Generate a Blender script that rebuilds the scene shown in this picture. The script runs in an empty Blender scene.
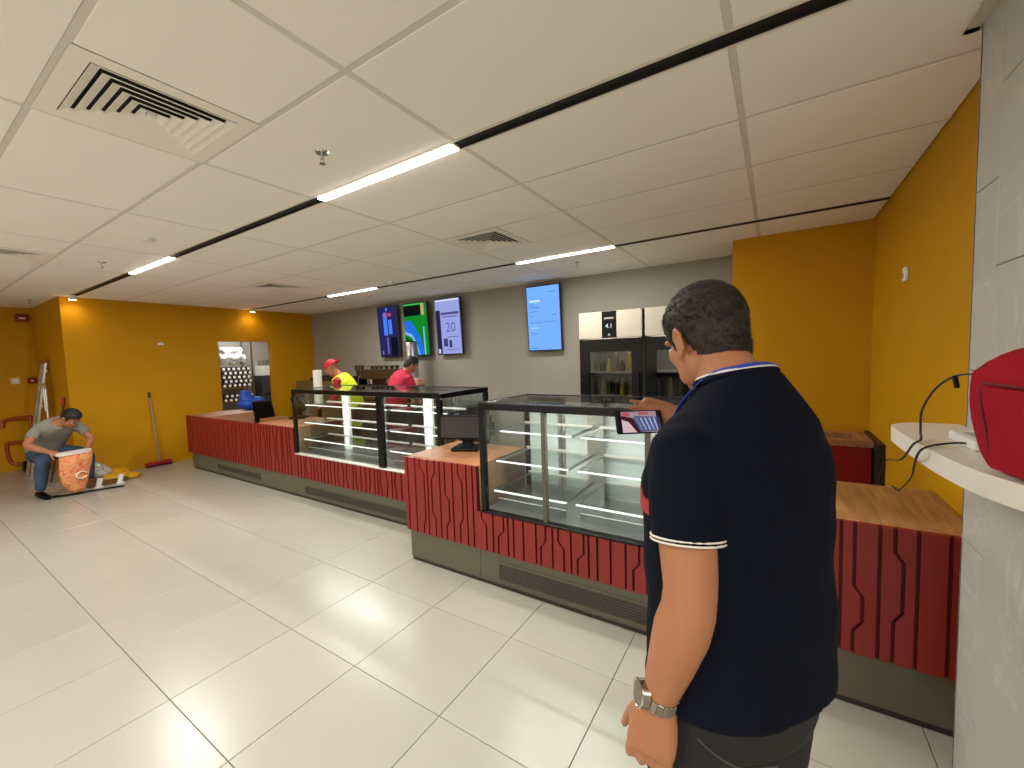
import bpy, bmesh, math, random
from mathutils import Vector as V, Matrix as M4, noise as mnoise
R = math.radians
random.seed(7)
SC = bpy.context.scene
COL = SC.collection

# ------------------------------------------------------------------ camera, world, exposure
cam_d = bpy.data.cameras.new('camera'); cam = bpy.data.objects.new('camera', cam_d); COL.objects.link(cam)
YAW, PIT, ROL, CAMH = .5694, .0663, -.0321, 1.608
_f = V((-math.sin(YAW)*math.cos(PIT), math.cos(YAW)*math.cos(PIT), -math.sin(PIT)))
_r = V((math.cos(YAW), math.sin(YAW), 0)); _u = _r.cross(_f)
_r2 = math.cos(ROL)*_r + math.sin(ROL)*_u; _u2 = -math.sin(ROL)*_r + math.cos(ROL)*_u
m = M4((_r2, _u2, -_f)).transposed().to_4x4(); m.translation = (0, 0, CAMH)
cam.matrix_world = m
cam_d.sensor_width = 36; cam_d.lens = 36*412.7/1024; cam_d.clip_start = .03; cam_d.clip_end = 100
SC.camera = cam
SC.view_settings.view_transform = 'Standard'; SC.view_settings.look = 'None'
SC.view_settings.gamma = 1; SC.view_settings.use_curve_mapping = False
SC.view_settings.exposure = 0.07
wd = bpy.data.worlds.new('world'); SC.world = wd; wd.use_nodes = True
wd.node_tree.nodes['Background'].inputs[0].default_value = (.9, .85, .78, 1)
wd.node_tree.nodes['Background'].inputs[1].default_value = .05
LED = (1.0, .98, .94); LAMP_W = 36.0; FILL_W = 80.0  # last value: extra wattage for the added rear lamps, out of view

# ------------------------------------------------------------------ materials
MATS = {}
def lin(c):
    return tuple(((x/255)/12.92 if x/255 <= .04045 else ((x/255+.055)/1.055)**2.4) for x in c)
def mat(name, rgb, rough=.5, metal=0, var=0, vscale=6, bump=0, bscale=60, emit=0, orand=0, coat=0, stretch=None, spec=.5, col2=None):
    """procedural principled material; rgb = albedo in sRGB 0-255; var mixes a darker tone by noise, orand shifts value per object"""
    if name in MATS: return MATS[name]
    ma = bpy.data.materials.new(name); ma.use_nodes = True
    nt = ma.node_tree; N = nt.nodes; L = nt.links; b = N['Principled BSDF']
    c = lin(rgb)
    b.inputs['Base Color'].default_value = (*c, 1); b.inputs['Roughness'].default_value = rough
    b.inputs['Metallic'].default_value = metal; b.inputs['Specular IOR Level'].default_value = spec
    if coat: b.inputs['Coat Weight'].default_value = coat; b.inputs['Coat Roughness'].default_value = .08
    if emit:
        b.inputs['Emission Color'].default_value = (*c, 1); b.inputs['Emission Strength'].default_value = emit
    tc = N.new('ShaderNodeTexCoord'); src = tc.outputs['Object']
    if stretch:
        mp = N.new('ShaderNodeMapping'); mp.inputs['Scale'].default_value = stretch; L.new(src, mp.inputs[0]); src = mp.outputs[0]
    out = None
    if var:
        nz = N.new('ShaderNodeTexNoise'); nz.inputs['Scale'].default_value = vscale; nz.inputs['Detail'].default_value = 4
        L.new(src, nz.inputs['Vector'])
        rp = N.new('ShaderNodeValToRGB'); c2 = lin(col2) if col2 else tuple(x*(1-var) for x in c)
        rp.color_ramp.elements[0].position = .32; rp.color_ramp.elements[1].position = .68
        rp.color_ramp.elements[0].color = (*c2, 1); rp.color_ramp.elements[1].color = (*c, 1)
        L.new(nz.outputs[0], rp.inputs[0]); out = rp.outputs[0]
    if orand:
        oi = N.new('ShaderNodeObjectInfo'); mr = N.new('ShaderNodeMapRange')
        mr.inputs[3].default_value = 1-orand; mr.inputs[4].default_value = 1+orand
        L.new(oi.outputs['Random'], mr.inputs[0])
        hs = N.new('ShaderNodeHueSaturation'); L.new(mr.outputs[0], hs.inputs['Value'])
        if out: L.new(out, hs.inputs['Color'])
        else: hs.inputs['Color'].default_value = (*c, 1)
        out = hs.outputs[0]
    if out:
        L.new(out, b.inputs['Base Color'])
        if emit: L.new(out, b.inputs['Emission Color'])
    if bump:
        n2 = N.new('ShaderNodeTexNoise'); n2.inputs['Scale'].default_value = bscale; n2.inputs['Detail'].default_value = 3
        L.new(src, n2.inputs['Vector'])
        bp = N.new('ShaderNodeBump'); bp.inputs['Strength'].default_value = bump; bp.inputs['Distance'].default_value = .01
        L.new(n2.outputs[0], bp.inputs['Height']); L.new(bp.outputs[0], b.inputs['Normal'])
    MATS[name] = ma; return ma
def emis(name, rgb, s):
    if name in MATS: return MATS[name]
    ma = bpy.data.materials.new(name); ma.use_nodes = True; nt = ma.node_tree
    nt.nodes.remove(nt.nodes['Principled BSDF']); e = nt.nodes.new('ShaderNodeEmission')
    e.inputs[0].default_value = (*lin(rgb), 1); e.inputs[1].default_value = s
    nt.links.new(e.outputs[0], nt.nodes['Material Output'].inputs[0]); MATS[name] = ma; return ma
def glass(name, tint, refl=1.0, rough=.02):
    if name in MATS: return MATS[name]
    ma = bpy.data.materials.new(name); ma.use_nodes = True; nt = ma.node_tree; N = nt.nodes; L = nt.links
    N.remove(N['Principled BSDF'])
    t = N.new('ShaderNodeBsdfTransparent'); t.inputs[0].default_value = (*tint, 1)
    g = N.new('ShaderNodeBsdfGlossy'); g.inputs['Roughness'].default_value = rough
    fr = N.new('ShaderNodeFresnel'); fr.inputs[0].default_value = 1.5
    ge = N.new('ShaderNodeNewGeometry'); iv = N.new('ShaderNodeMath'); iv.operation = 'SUBTRACT'; iv.inputs[0].default_value = refl
    L.new(ge.outputs['Backfacing'], iv.inputs[1])
    mu = N.new('ShaderNodeMath'); mu.operation = 'MULTIPLY'; mu.use_clamp = True
    L.new(fr.outputs[0], mu.inputs[0]); L.new(iv.outputs[0], mu.inputs[1])
    mx = N.new('ShaderNodeMixShader'); L.new(mu.outputs[0], mx.inputs[0]); L.new(t.outputs[0], mx.inputs[1]); L.new(g.outputs[0], mx.inputs[2])
    L.new(mx.outputs[0], N['Material Output'].inputs[0]); MATS[name] = ma; return ma

def wood(name, rgb, dark):
    return mat(name, rgb, .5, var=1, vscale=3.2, col2=dark, stretch=(14, 1.2, 8), bump=.06, bscale=9, orand=.07)
def marble(name):
    ma = mat(name, (178, 175, 166), .38, orand=.02)
    nt = ma.node_tree; N = nt.nodes; L = nt.links; b = N['Principled BSDF']
    tc = N.new('ShaderNodeTexCoord'); nz = N.new('ShaderNodeTexNoise'); nz.inputs['Scale'].default_value = 2.2; nz.inputs['Detail'].default_value = 6
    nz.inputs['Distortion'].default_value = 1.2
    ge = N.new('ShaderNodeNewGeometry'); L.new(ge.outputs['Position'], nz.inputs['Vector'])
    rp = N.new('ShaderNodeValToRGB'); e = rp.color_ramp.elements
    base = lin((178, 175, 167)); hi = lin((190, 187, 180)); lo = lin((170, 167, 158))
    e[0].position = .3; e[0].color = (*lo, 1); e[1].position = .8; e[1].color = (*base, 1)
    for p, c in ((.49, base), (.505, hi), (.52, base)):
        k = e.new(p); k.color = (*c, 1)
    L.new(nz.outputs[0], rp.inputs[0]); L.new(rp.outputs[0], b.inputs['Base Color'])
    return ma

FLOOR = mat('polished_porcelain', (170, 165, 153), .26, var=.05, vscale=1.3, orand=.025, bump=.01, bscale=3)
GROUT = mat('grout', (150, 138, 118), .8)
CEIL = mat('mineral_ceiling_board', (244, 240, 232), .9, var=.02, vscale=2, bump=.08, bscale=220, orand=.012)
BAR = mat('ceiling_bar_shade', (214, 209, 198), .6)  # grey of the bars carries the shade of the gaps between boards
YEL = mat('mustard_wall_paint', (190, 136, 0), .65, var=.06, vscale=1.5, bump=.03, bscale=160, spec=.2)
GREYW = mat('grey_wall_paint', (150, 144, 132), .7, var=.04, vscale=1.2, bump=.03, bscale=160)
CREAM = mat('cream_wall_paint', (214, 206, 192), .7, var=.03)
STOCKW = mat('stockroom_wall_paint', (168, 166, 160), .7, var=.04)
MARB = marble('light_grey_marble')
RED = mat('red_lacquered_panel', (130, 29, 22), .45, var=.10, vscale=2.5, orand=.04)
REDB = mat('shaded_groove_red', (96, 8, 5), .6)  # darker red stands in for the shadow inside the grooves
PLINTH = mat('olive_grey_metal', (90, 85, 70), .42, var=.06, vscale=2)
GRILLE = mat('dark_olive_grille', (66, 62, 52), .45)
BLACKM = mat('black_powder_coat', (10, 9, 9), .28, spec=.3)
BLACKP = mat('black_plastic', (9, 8, 9), .4, spec=.15)
TOE = mat('black_toe_kick', (42, 36, 30), .45)
WOOD = wood('walnut_worktop', (168, 114, 74), (134, 86, 52))
WOODR = wood('oak_worktop', (178, 128, 78), (146, 100, 58))
STEEL = mat('brushed_steel', (178, 178, 174), .28, metal=1, var=.1, vscale=30, stretch=(1, 1, 20))
CHROME = mat('chrome', (200, 200, 198), .12, metal=1)
WHITEP = mat('white_plastic', (228, 226, 220), .4)
WHITES = mat('white_solid_surface', (226, 220, 206), .35, var=.03, vscale=3)
GLASS = glass('clear_glass', (.93, .96, .95))
GLASST = glass('top_glass', (.80, .84, .83), 1.0)
GLASSD = glass('dark_fridge_glass', (.62, .62, .6), 1.0)
LEDM = emis('led_strip_light', (255, 250, 240), 1.6)
FROST = mat('frosted_panel', (196, 202, 198), .25, var=.12, vscale=3)
LAMPM = emis('lamp_diffuser_light', (255, 247, 232), 14)
SPOTM = emis('warm_spot_light', (255, 214, 140), 30)

# ------------------------------------------------------------------ mesh helpers
WM = {}
def props(o, label=None, cat=None, group=None, kind=None):
    if label: o['label'] = label
    if cat: o['category'] = cat
    if group: o['group'] = group
    if kind: o['kind'] = kind
    return o
def link(o, parent=None, world=None):
    COL.objects.link(o)
    if parent is not None: o.parent = parent; WM[o.name] = WM[parent.name] @ o.matrix_basis
    else: WM[o.name] = o.matrix_basis.copy()
    return o
def empty(name, loc=(0, 0, 0), rz=0, label=None, cat=None, group=None, kind=None, mtx=None, parent=None):
    o = bpy.data.objects.new(name, None); o.empty_display_size = .1
    o.matrix_basis = mtx if mtx is not None else M4.Translation(loc) @ M4.Rotation(rz, 4, 'Z')
    link(o, parent); return props(o, label, cat, group, kind)
def obj(name, bm, ma, parent=None, label=None, cat=None, group=None, kind=None, smooth=False, local=False, me=None):
    loc = V((0, 0, 0))
    if me is None:
        bmesh.ops.recalc_face_normals(bm, faces=bm.faces[:])
        if parent is not None:
            if not local: bm.transform(WM[parent.name].inverted())
        else:
            xs = [v.co for v in bm.verts]
            lo = [min(c[i] for c in xs) for i in range(3)]; hi = [max(c[i] for c in xs) for i in range(3)]
            loc = V(((lo[0]+hi[0])/2, (lo[1]+hi[1])/2, lo[2])); bm.transform(M4.Translation(-loc))
        me = bpy.data.meshes.new(name); bm.to_mesh(me); bm.free()
        if smooth:
            for p in me.polygons: p.use_smooth = True
            if smooth == 'auto': me.set_sharp_from_angle(angle=R(38))
    if ma and not me.materials: me.materials.append(ma)
    o = bpy.data.objects.new(name, me); o.location = loc
    link(o, parent); return props(o, label, cat, group, kind)
def nb(): return bmesh.new()
def bx(bm, x0, x1, y0, y1, z0, z1, bev=0, mtx=None, seg=1):
    vs = [bm.verts.new((x, y, z)) for z in (z0, z1) for y in (y0, y1) for x in (x0, x1)]
    fs = [bm.faces.new([vs[i] for i in q]) for q in ((0, 2, 3, 1), (4, 5, 7, 6), (0, 1, 5, 4), (2, 6, 7, 3), (0, 4, 6, 2), (1, 3, 7, 5))]
    if bev:
        es = list({e for f in fs for e in f.edges})
        r = bmesh.ops.bevel(bm, geom=es, offset=bev, segments=seg, affect='EDGES', profile=.5)
        vs = list({v for f in r['faces'] for v in f.verts} | {v for v in vs if v.is_valid})
    if mtx is not None:
        for v in vs:
            v.co = mtx @ v.co
    return bm
def box(*a, **k): return bx(nb(), *a, **k)
def prism(bm, pts, vec):
    vec = V(vec); a = [bm.verts.new(p) for p in pts]; b = [bm.verts.new(V(p)+vec) for p in pts]
    bm.faces.new(a); bm.faces.new(b[::-1]); n = len(a)
    for i in range(n): bm.faces.new((a[i], b[i], b[(i+1) % n], a[(i+1) % n]))
    return bm
def frame(d, up=V((0, 0, 1))):
    d = d.normalized()
    if abs(d.dot(up)) > .95: up = V((0, 1, 0)) if abs(d.y) < .9 else V((1, 0, 0))
    x = up.cross(d).normalized(); return x, d.cross(x).normalized()
def loft(bm, rings, close=True):
    """rings = list of lists of points with equal counts"""
    RR = [[bm.verts.new(p) for p in r] for r in rings]; n = len(RR[0])
    for a, b in zip(RR, RR[1:]):
        for i in range(n): bm.faces.new((a[i], a[(i+1) % n], b[(i+1) % n], b[i]))
    if close: bm.faces.new(RR[0][::-1]); bm.faces.new(RR[-1])
    return bm
def ering(c, ux, uy, n=16, p=2.0):
    out = []
    for i in range(n):
        t = 2*math.pi*i/n; cx, sy = math.cos(t), math.sin(t)
        if p != 2: cx = math.copysign(abs(cx)**(2/p), cx); sy = math.copysign(abs(sy)**(2/p), sy)
        out.append(V(c)+V(ux)*cx+V(uy)*sy)
    return out
def cyl(bm, p0, p1, r0, r1=None, n=16):
    p0, p1 = V(p0), V(p1); r1 = r0 if r1 is None else r1; x, y = frame(p1-p0)
    return loft(bm, [ering(p0, x*r0, y*r0, n), ering(p1, x*r1, y*r1, n)])
def tube(bm, pts, r, n=8, flat=1.0, close=False):
    pts = [V(p) for p in pts]; rs = r if isinstance(r, (list, tuple)) else [r]*len(pts)
    rings = []; px = None
    for i, p in enumerate(pts):
        d = (pts[min(i+1, len(pts)-1)]-pts[max(i-1, 0)])
        if close: d = pts[(i+1) % len(pts)]-pts[i-1]
        d.normalize()
        if px is None: x, y = frame(d)
        else:
            x = (px - d*px.dot(d)).normalized(); y = d.cross(x)
        px = x; rings.append(ering(p, x*rs[i], y*rs[i]*flat, n))
    if close: rings.append(rings[0]); 
    if close:
        RR = [[bm.verts.new(p) for p in q] for q in rings[:-1]]; k = len(RR)
        for j in range(k):
            a, b = RR[j], RR[(j+1) % k]
            for i in range(n): bm.faces.new((a[i], a[(i+1) % n], b[(i+1) % n], b[i]))
        return bm
    return loft(bm, rings)
def lathe(bm, prof, c=(0, 0, 0), n=24):
    c = V(c); return loft(bm, [ering(c+V((0, 0, z)), V((r, 0, 0)), V((0, r, 0)), n) for r, z in prof])
def ell(bm, c, ax, n=16, k=10):
    """ellipsoid, ax = three axis vectors"""
    c = V(c); A = [V(a) for a in ax]; rings = []
    for j in range(1, k):
        t = math.pi*j/k; rings.append(ering(c-A[2]*math.cos(t), A[0]*math.sin(t), A[1]*math.sin(t), n))
    RR = [[bm.verts.new(p) for p in r] for r in rings]
    for a, b in zip(RR, RR[1:]):
        for i in range(n): bm.faces.new((a[i], a[(i+1) % n], b[(i+1) % n], b[i]))
    s = bm.verts.new(c-A[2]); e = bm.verts.new(c+A[2])
    for i in range(n):
        bm.faces.new((s, RR[0][(i+1) % n], RR[0][i])); bm.faces.new((e, RR[-1][i], RR[-1][(i+1) % n]))
    return bm
def bez(pts, n=8):
    """catmull-rom through pts"""
    P = [V(p) for p in pts]; P = [P[0]*2-P[1]]+P+[P[-1]*2-P[-2]]; out = []
    for i in range(1, len(P)-2):
        a, b, c, d = P[i-1:i+3]
        for k in range(n):
            t = k/n
            out.append(.5*((2*b)+(c-a)*t+(2*a-5*b+4*c-d)*t*t+(3*b-a-3*c+d)*t**3))
    return out+[P[-2]]
def fuse(bm, voxel, it=6, noise_amp=0, noise_scale=8):
    """weld overlapping closed shapes into one continuous surface"""
    bmesh.ops.recalc_face_normals(bm, faces=bm.faces[:])
    me = bpy.data.meshes.new('tmp'); bm.to_mesh(me); bm.free()
    o = bpy.data.objects.new('tmp', me); COL.objects.link(o)
    r = o.modifiers.new('r', 'REMESH'); r.mode = 'VOXEL'; r.voxel_size = voxel
    s = o.modifiers.new('s', 'SMOOTH'); s.factor = .5; s.iterations = it
    dg = bpy.context.evaluated_depsgraph_get(); dg.update()
    res = bpy.data.meshes.new_from_object(o.evaluated_get(dg))
    bpy.data.objects.remove(o); bpy.data.meshes.remove(me)
    b2 = nb(); b2.from_mesh(res); bpy.data.meshes.remove(res)
    return b2
def text(name, s, size, mtx, ma, parent):
    cu = bpy.data.curves.new('t', 'FONT'); cu.body = s; cu.size = size; cu.align_x = 'CENTER'; cu.extrude = .0004
    o = bpy.data.objects.new('t', cu); COL.objects.link(o); dg = bpy.context.evaluated_depsgraph_get(); dg.update()
    me = bpy.data.meshes.new_from_object(o.evaluated_get(dg)); bpy.data.objects.remove(o)
    b = nb(); b.from_mesh(me); bpy.data.meshes.remove(me); b.transform(mtx)
    return obj(name, b, ma, parent)
def area(name, loc, sx, sy, w, color, parent=None, down=True, rot=None):
    l = bpy.data.lights.new(name, 'AREA'); l.shape = 'RECTANGLE'; l.size = sx; l.size_y = sy; l.energy = w; l.color = color
    o = bpy.data.objects.new(name, l)
    mt = M4.Translation(loc)
    if rot: mt = mt @ rot
    o.matrix_basis = (WM[parent.name].inverted() @ mt) if parent else mt
    link(o, parent); return o

# ================================================================== SETTING
ZC = 2.671
XL, XFL, YB, YRET = -8.6, -10.52, 5.36, 1.56
# floor: a base slab, each tile in view a piece of its own, the rest joined
fl = obj('floor', box(-11.0, 4.0, -4.5, 6.2, -.12, -.012), GROUT, kind='structure')
T = .6
def tile_bm(x0, x1, y0, y1): return box(x0, x1, y0, y1, -.012, 0, bev=.0015)
proto = None; rest = nb()
for i in range(-18, 8):
    for j in range(-9, 10):
        x0 = -.667+T*i; y0 = .68+T*j; x1, y1 = x0+T, y0+T
        X0, X1, Y0, Y1 = max(x0, -11), min(x1, 4), max(y0, -4.5), min(y1, 6.2)
        if X1-X0 < .02 or Y1-Y0 < .02: continue
        g = .0015; gx = .003 if i in (-8,) else g; gy = .003 if j == 0 else g
        if -.6 < y0 < 2.6 and -10.9 < x0 < .4 and X1-X0 > .59 and Y1-Y0 > .59 and not (y0 > 1.5 and x0 < -9.2):
            if proto is None:
                proto = bpy.data.meshes.new('floor_tile'); b = tile_bm(-T/2+g, T/2-g, -T/2+g, T/2-g); bmesh.ops.recalc_face_normals(b, faces=b.faces[:]); b.to_mesh(proto); b.free(); proto.materials.append(FLOOR)
            o = bpy.data.objects.new('floor_tile', proto)
            o.location = V(((x0+x1)/2, (y0+y1)/2, 0)) - fl.location
            link(o, fl)
        else: bx(rest, X0+g, X1-g, Y0+g, Y1-g, -.012, 0)
obj('floor_tile_field', rest, FLOOR, fl, kind='stuff')

# walls
def wall(name, ma, *boxes):
    b = nb()
    for q in boxes: bx(b, *q)
    return obj(name, b, ma, kind='structure')
wall('wall_back', GREYW, (XL, -.365, YB, YB+.12, 0, ZC+.1))
wall('wall_back_right', YEL, (-.365, .695, 4.66, YB+.12, 0, ZC+.1))
wall('wall_right', YEL, (.695, .83, 2.085, 4.66, 0, ZC+.1))
DY0, DY1, DZ = 3.50, 4.46, 2.06
wl = wall('wall_left', YEL, (XL-.14, XL, YRET, DY0, 0, ZC+.1), (XL-.14, XL, DY1, YB+.12, 0, ZC+.1), (XL-.14, XL, DY0, DY1, DZ, ZC+.1))
wall('wall_left_return', YEL, (XFL, XL-.14, YRET, YRET+.12, 0, ZC+.1))
wall('wall_far_left', YEL, (XFL-.12, XFL, -4.5, YRET+.12, 0, ZC+.1))
wall('wall_bounce', CREAM, (XFL-.12, 4.1, -4.62, -4.5, 0, ZC+.1))  # unseen closing wall, added so light bounces back into the room
wall('wall_far_right', CREAM, (4.0, 4.12, -4.5, .9, 0, ZC+.1))
wall('wall_side', CREAM, (.83, 4.12, .9, 1.02, 0, ZC+.1))
wall('wall_stockroom', STOCKW, (-11.0, -10.88, 2.4, 6.2, 0, ZC+.1), (-11.0, XL-.14, 2.3, 2.4, 0, ZC+.1), (-11.0, XL-.14, 6.1, 6.2, 0, ZC+.1))
# marble column of slabs with open joints
colm = obj('wall_column', box(.585, .83, .9, 2.075, 0, ZC+.1), mat('column_core', (205, 200, 190), .8), kind='structure')
def slabs(y0, y1, zs):
    for z0, z1 in zip(zs, zs[1:]):
        obj('marble_slab', box(.571, .59, y0+.0015, y1-.0015, z0+.0015, z1-.0015, bev=.001), MARB, colm)
slabs(1.905, 2.085, (0, .31, .91, 1.51, 2.11, ZC)); slabs(1.30, 1.905, (0, .6, 1.2, 1.84, 2.385, ZC)); slabs(.9, 1.30, (0, .31, .91, 1.51, 2.11, ZC))
obj('marble_slab', box(.571, .83, 2.075, 2.0845, 0, ZC), MARB, colm)
wt = obj('trim_1', bx(bx(nb(), .535, .571, .9, 2.115, ZC-.012, ZC-.004), .535, .695, 2.085, 2.115, ZC-.012, ZC-.004), mat('ceiling_edge_trim', (196, 188, 170), .5), kind='structure')

# ceiling with boards and exposed bars
ce = obj('ceiling', box(-11.0, 4.0, -4.5, 6.2, ZC+.025, ZC+.12), mat('ceiling_void', (120, 114, 104), .9), kind='structure')
XS = [4.0]+[1.06-1.2*k for k in range(0, 10)]+[-11.0]; XS = sorted(set([round(x, 3) for x in XS]+[2.26, 3.46]))
YTR = [-3.14, -.74, 1.675, 4.09]
YS = [-4.5, -3.75, -3.14, -2.55, -1.95, -1.35, -.74, -.17, .43, 1.03, 1.675, 2.27, 2.87, 3.47, 4.09, 4.69, 5.29, 6.2]
VENTS = {(-2.54, .43), (-2.54, 2.87), (-6.14, 2.87), (-6.14, .43)}
tile_me = {}
def ctile(x0, x1, y0, y1):
    k = (round(x1-x0, 3), round(y1-y0, 3))
    if k not in tile_me:
        b = box(-k[0]/2, k[0]/2, -k[1]/2, k[1]/2, -.018, 0, bev=.003); bmesh.ops.recalc_face_normals(b, faces=b.faces[:])
        tile_me[k] = bpy.data.meshes.new('ceiling_tile'); b.to_mesh(tile_me[k]); b.free(); tile_me[k].materials.append(CEIL)
    o = bpy.data.objects.new('ceiling_tile', tile_me[k])
    o.location = V(((x0+x1)/2, (y0+y1)/2, ZC+.018)) - ce.location; link(o, ce)
for xi, (x0, x1) in enumerate(zip(XS, XS[1:])):
    for y0, y1 in zip(YS, YS[1:]):
        a, b_ = x0+.012, x1-.012; c = y0+(.044 if y0 in YTR else .012); d = y1-(.044 if y1 in YTR else .012)
        if (round(x0, 2), y0) in VENTS: a = x0+.6
        if a < .695 < b_ and y0 > .9: b_ = .69
        if a > .695 and y0 > .9: continue
        ctile(a, b_, c, d)
for x in XS[1:-1]:
    ys = [-4.5]+[q+d for q in YTR for d in (-.045, .045)]+[6.2]
    for ya, yb in zip(ys[::2], ys[1::2]): obj('ceiling_bar', box(x-.0115, x+.0115, ya, yb, ZC+.0015, ZC+.03), BAR, ce)
for y in YS[1:-1]:
    if y in YTR: continue
    obj('ceiling_bar', box(-11, 4.0, y-.0115, y+.0115, ZC+.002, ZC+.03), BAR, ce)

# ================================================================== CEILING FITTINGS
LEDX = [(-6.05, -4.92), (-2.50, -1.36)]
TRK = mat('black_track', (30, 27, 24), .5)
tl = {-3.14: 'unseen black recessed light track far behind the viewpoint, holding the added lamps', -.74: 'black recessed light track on the ceiling just behind the viewpoint',
      1.675: 'black recessed ceiling light track nearest the viewer, crossing the whole ceiling', 4.09: 'thin black ceiling light track above the menu screens wall'}
for y in YTR:
    x1 = .69 if y > .9 else 3.9
    t = empty('light_track', (-4, y, ZC-.004), label=tl[y], cat='light track', group='ceiling light tracks')
    obj('track_channel', bx(bx(bx(nb(), -8.45, x1, y-.034, y-.029, ZC-.003, ZC+.022), -8.45, x1, y+.029, y+.034, ZC-.003, ZC+.022), -8.45, x1, y-.029, y+.029, ZC+.010, ZC+.022), TRK, t)
    obj('track_trim', bx(bx(nb(), -8.45, x1, y-.044, y-.0345, ZC-.003, ZC+.004), -8.45, x1, y+.0345, y+.044, ZC-.003, ZC+.004), BAR, t)
LLAB = {(1.675, 0): 'glowing linear lamp in the near track, further left above the stooping worker', (1.675, 1): 'large glowing linear lamp in the near black track, closest to the viewer',
        (4.09, 0): 'small glowing linear lamp in the far track left of the menu screens', (4.09, 1): 'glowing linear lamp in the far track above the single blue screen'}
def linear_lamp(x0, x1, y, lab, w=LAMP_W):
    t = empty('linear_lamp', ((x0+x1)/2, y, ZC-.01), label=lab, cat='ceiling lamp', group='linear ceiling lamps')
    obj('lamp_housing', box(x0, x1, y-.0285, y+.0285, ZC-.004, ZC+.009), WHITEP, t)
    obj('lamp_diffuser', box(x0+.004, x1-.004, y-.0280, y+.0280, ZC-.012, ZC-.004, bev=.003), LAMPM, t)
    area('lamp_light', ((x0+x1)/2, y, ZC-.016), x1-x0-.02, .05, w, LED, t)
for y in YTR:
    for k, (a, b_) in enumerate(LEDX):
        linear_lamp(a, b_, y, LLAB.get((y, k), 'unseen glowing linear lamp in a ceiling track behind the viewpoint'), FILL_W if y < -2 else LAMP_W)  # rearmost row is added out of view to brighten ceiling and right walls
    if y < .9: linear_lamp(1.08, 2.2, y, 'unseen glowing linear lamp in a ceiling track behind the viewpoint', FILL_W if y < -2 else LAMP_W)
for y, lab in ((1.66, 'warm spot lamp at the track end near the left wall corner'), (4.06, 'warm spot lamp at the far track end above the doorway')):
    t = empty('spot_lamp', (-8.42, y, ZC), label=lab, cat='spot lamp', group='warm track spots')
    obj('lamp_body', cyl(nb(), (-8.40, y, ZC+.01), (-8.42, y, ZC-.05), .04, .045), WHITEP, t)
    obj('lamp_lens', cyl(nb(), (-8.42, y, ZC-.05), (-8.422, y, ZC-.062), .043, .036), SPOTM, t)
    l = bpy.data.lights.new('spot_light', 'SPOT'); l.energy = 5; l.color = (1, .78, .42); l.spot_size = R(150); l.spot_blend = .9; l.shadow_soft_size = .03
    o = bpy.data.objects.new('spot_light', l); o.matrix_basis = WM[t.name].inverted() @ (M4.Translation((-8.424, y, ZC-.07)) @ M4.Rotation(R(12), 4, 'Y')); link(o, t)

VM = mat('white_enamel_vent', (238, 233, 222), .45); VD = mat('vent_shade_dark', (38, 34, 30), .8)  # dark sheet colour in place of shade behind louvers and slats
def vent(xc, yc, lab):
    t = empty('ceiling_vent', (xc, yc, ZC), label=lab, cat='air vent', group='square ceiling air vents')
    s = .2945
    obj('vent_shade_sheet', box(xc-s, xc+s, yc-s, yc+s, ZC+.020, ZC+.024), VD, t)
    def ring(so, si, zo, zi, th=.003):
        b = nb(); lv = []
        for q, z in ((so, zo), (si, zi), (si, zi+th), (so, zo+th)):
            lv.append([V((xc+a*q, yc+c*q, z)) for a, c in ((-1, -1), (1, -1), (1, 1), (-1, 1))])
        RR = [[b.verts.new(p) for p in l] for l in lv]
        for j in range(4):
            A, B = RR[j], RR[(j+1) % 4]
            for i in range(4): b.faces.new((A[i], A[(i+1) % 4], B[(i+1) % 4], B[i]))
        return b
    obj('vent_frame', ring(s, .235, ZC-.004, ZC-.004), VM, t)
    for k in range(6):
        so = .232-.037*k; obj('louver', ring(so, so-.030, ZC-.007, ZC+.006), VM, t)
    obj('vent_core', box(xc-.012, xc+.012, yc-.012, yc+.012, ZC-.008, ZC+.012), VM, t)
vent(-2.234, .73, 'large white square ceiling air vent with concentric louvers, nearest the viewer')
vent(-2.234, 3.17, 'square ceiling air vent beside the lamp above the menu screens')
vent(-5.834, 3.17, 'small distant square ceiling air vent above the doorway side')
vent(-5.834, .73, 'ceiling air vent cut by the left edge of the picture')
def sprinkler(x, y, lab):
    t = empty('sprinkler', (x, y, ZC), label=lab, cat='sprinkler', group='ceiling sprinkler heads')
    obj('rosette', lathe(nb(), [(.001, 0), (.034, 0), (.03, -.008), (.001, -.008)], (x, y, ZC), 16), CHROME, t)
    b = cyl(nb(), (x, y, ZC-.005), (x, y, ZC-.035), .008); tube(b, [(x-.014, y, ZC-.03), (x-.012, y, ZC-.05), (x, y, ZC-.056)], .0025, 6); tube(b, [(x+.014, y, ZC-.03), (x+.012, y, ZC-.05), (x, y, ZC-.056)], .0025, 6)
    obj('sprinkler_body', b, CHROME, t)
    obj('deflector', lathe(nb(), [(.001, -.056), (.016, -.056), (.016, -.059), (.001, -.059)], (x, y, ZC), 12), CHROME, t)
for x, y, l in ((-1.944, 1.324, 'chrome sprinkler head between the large vent and the nearest lamp'), (-5.62, 1.34, 'small sprinkler head left of the smoke detector by the near track'),
                (-1.94, 4.50, 'small sprinkler head on the ceiling above the single blue screen'), (-5.52, 4.46, 'tiny sprinkler head above the three left menu screens'), (-9.3, 1.38, 'small sprinkler head in the far left corner of the ceiling')):
    sprinkler(x, y, l)
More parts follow.
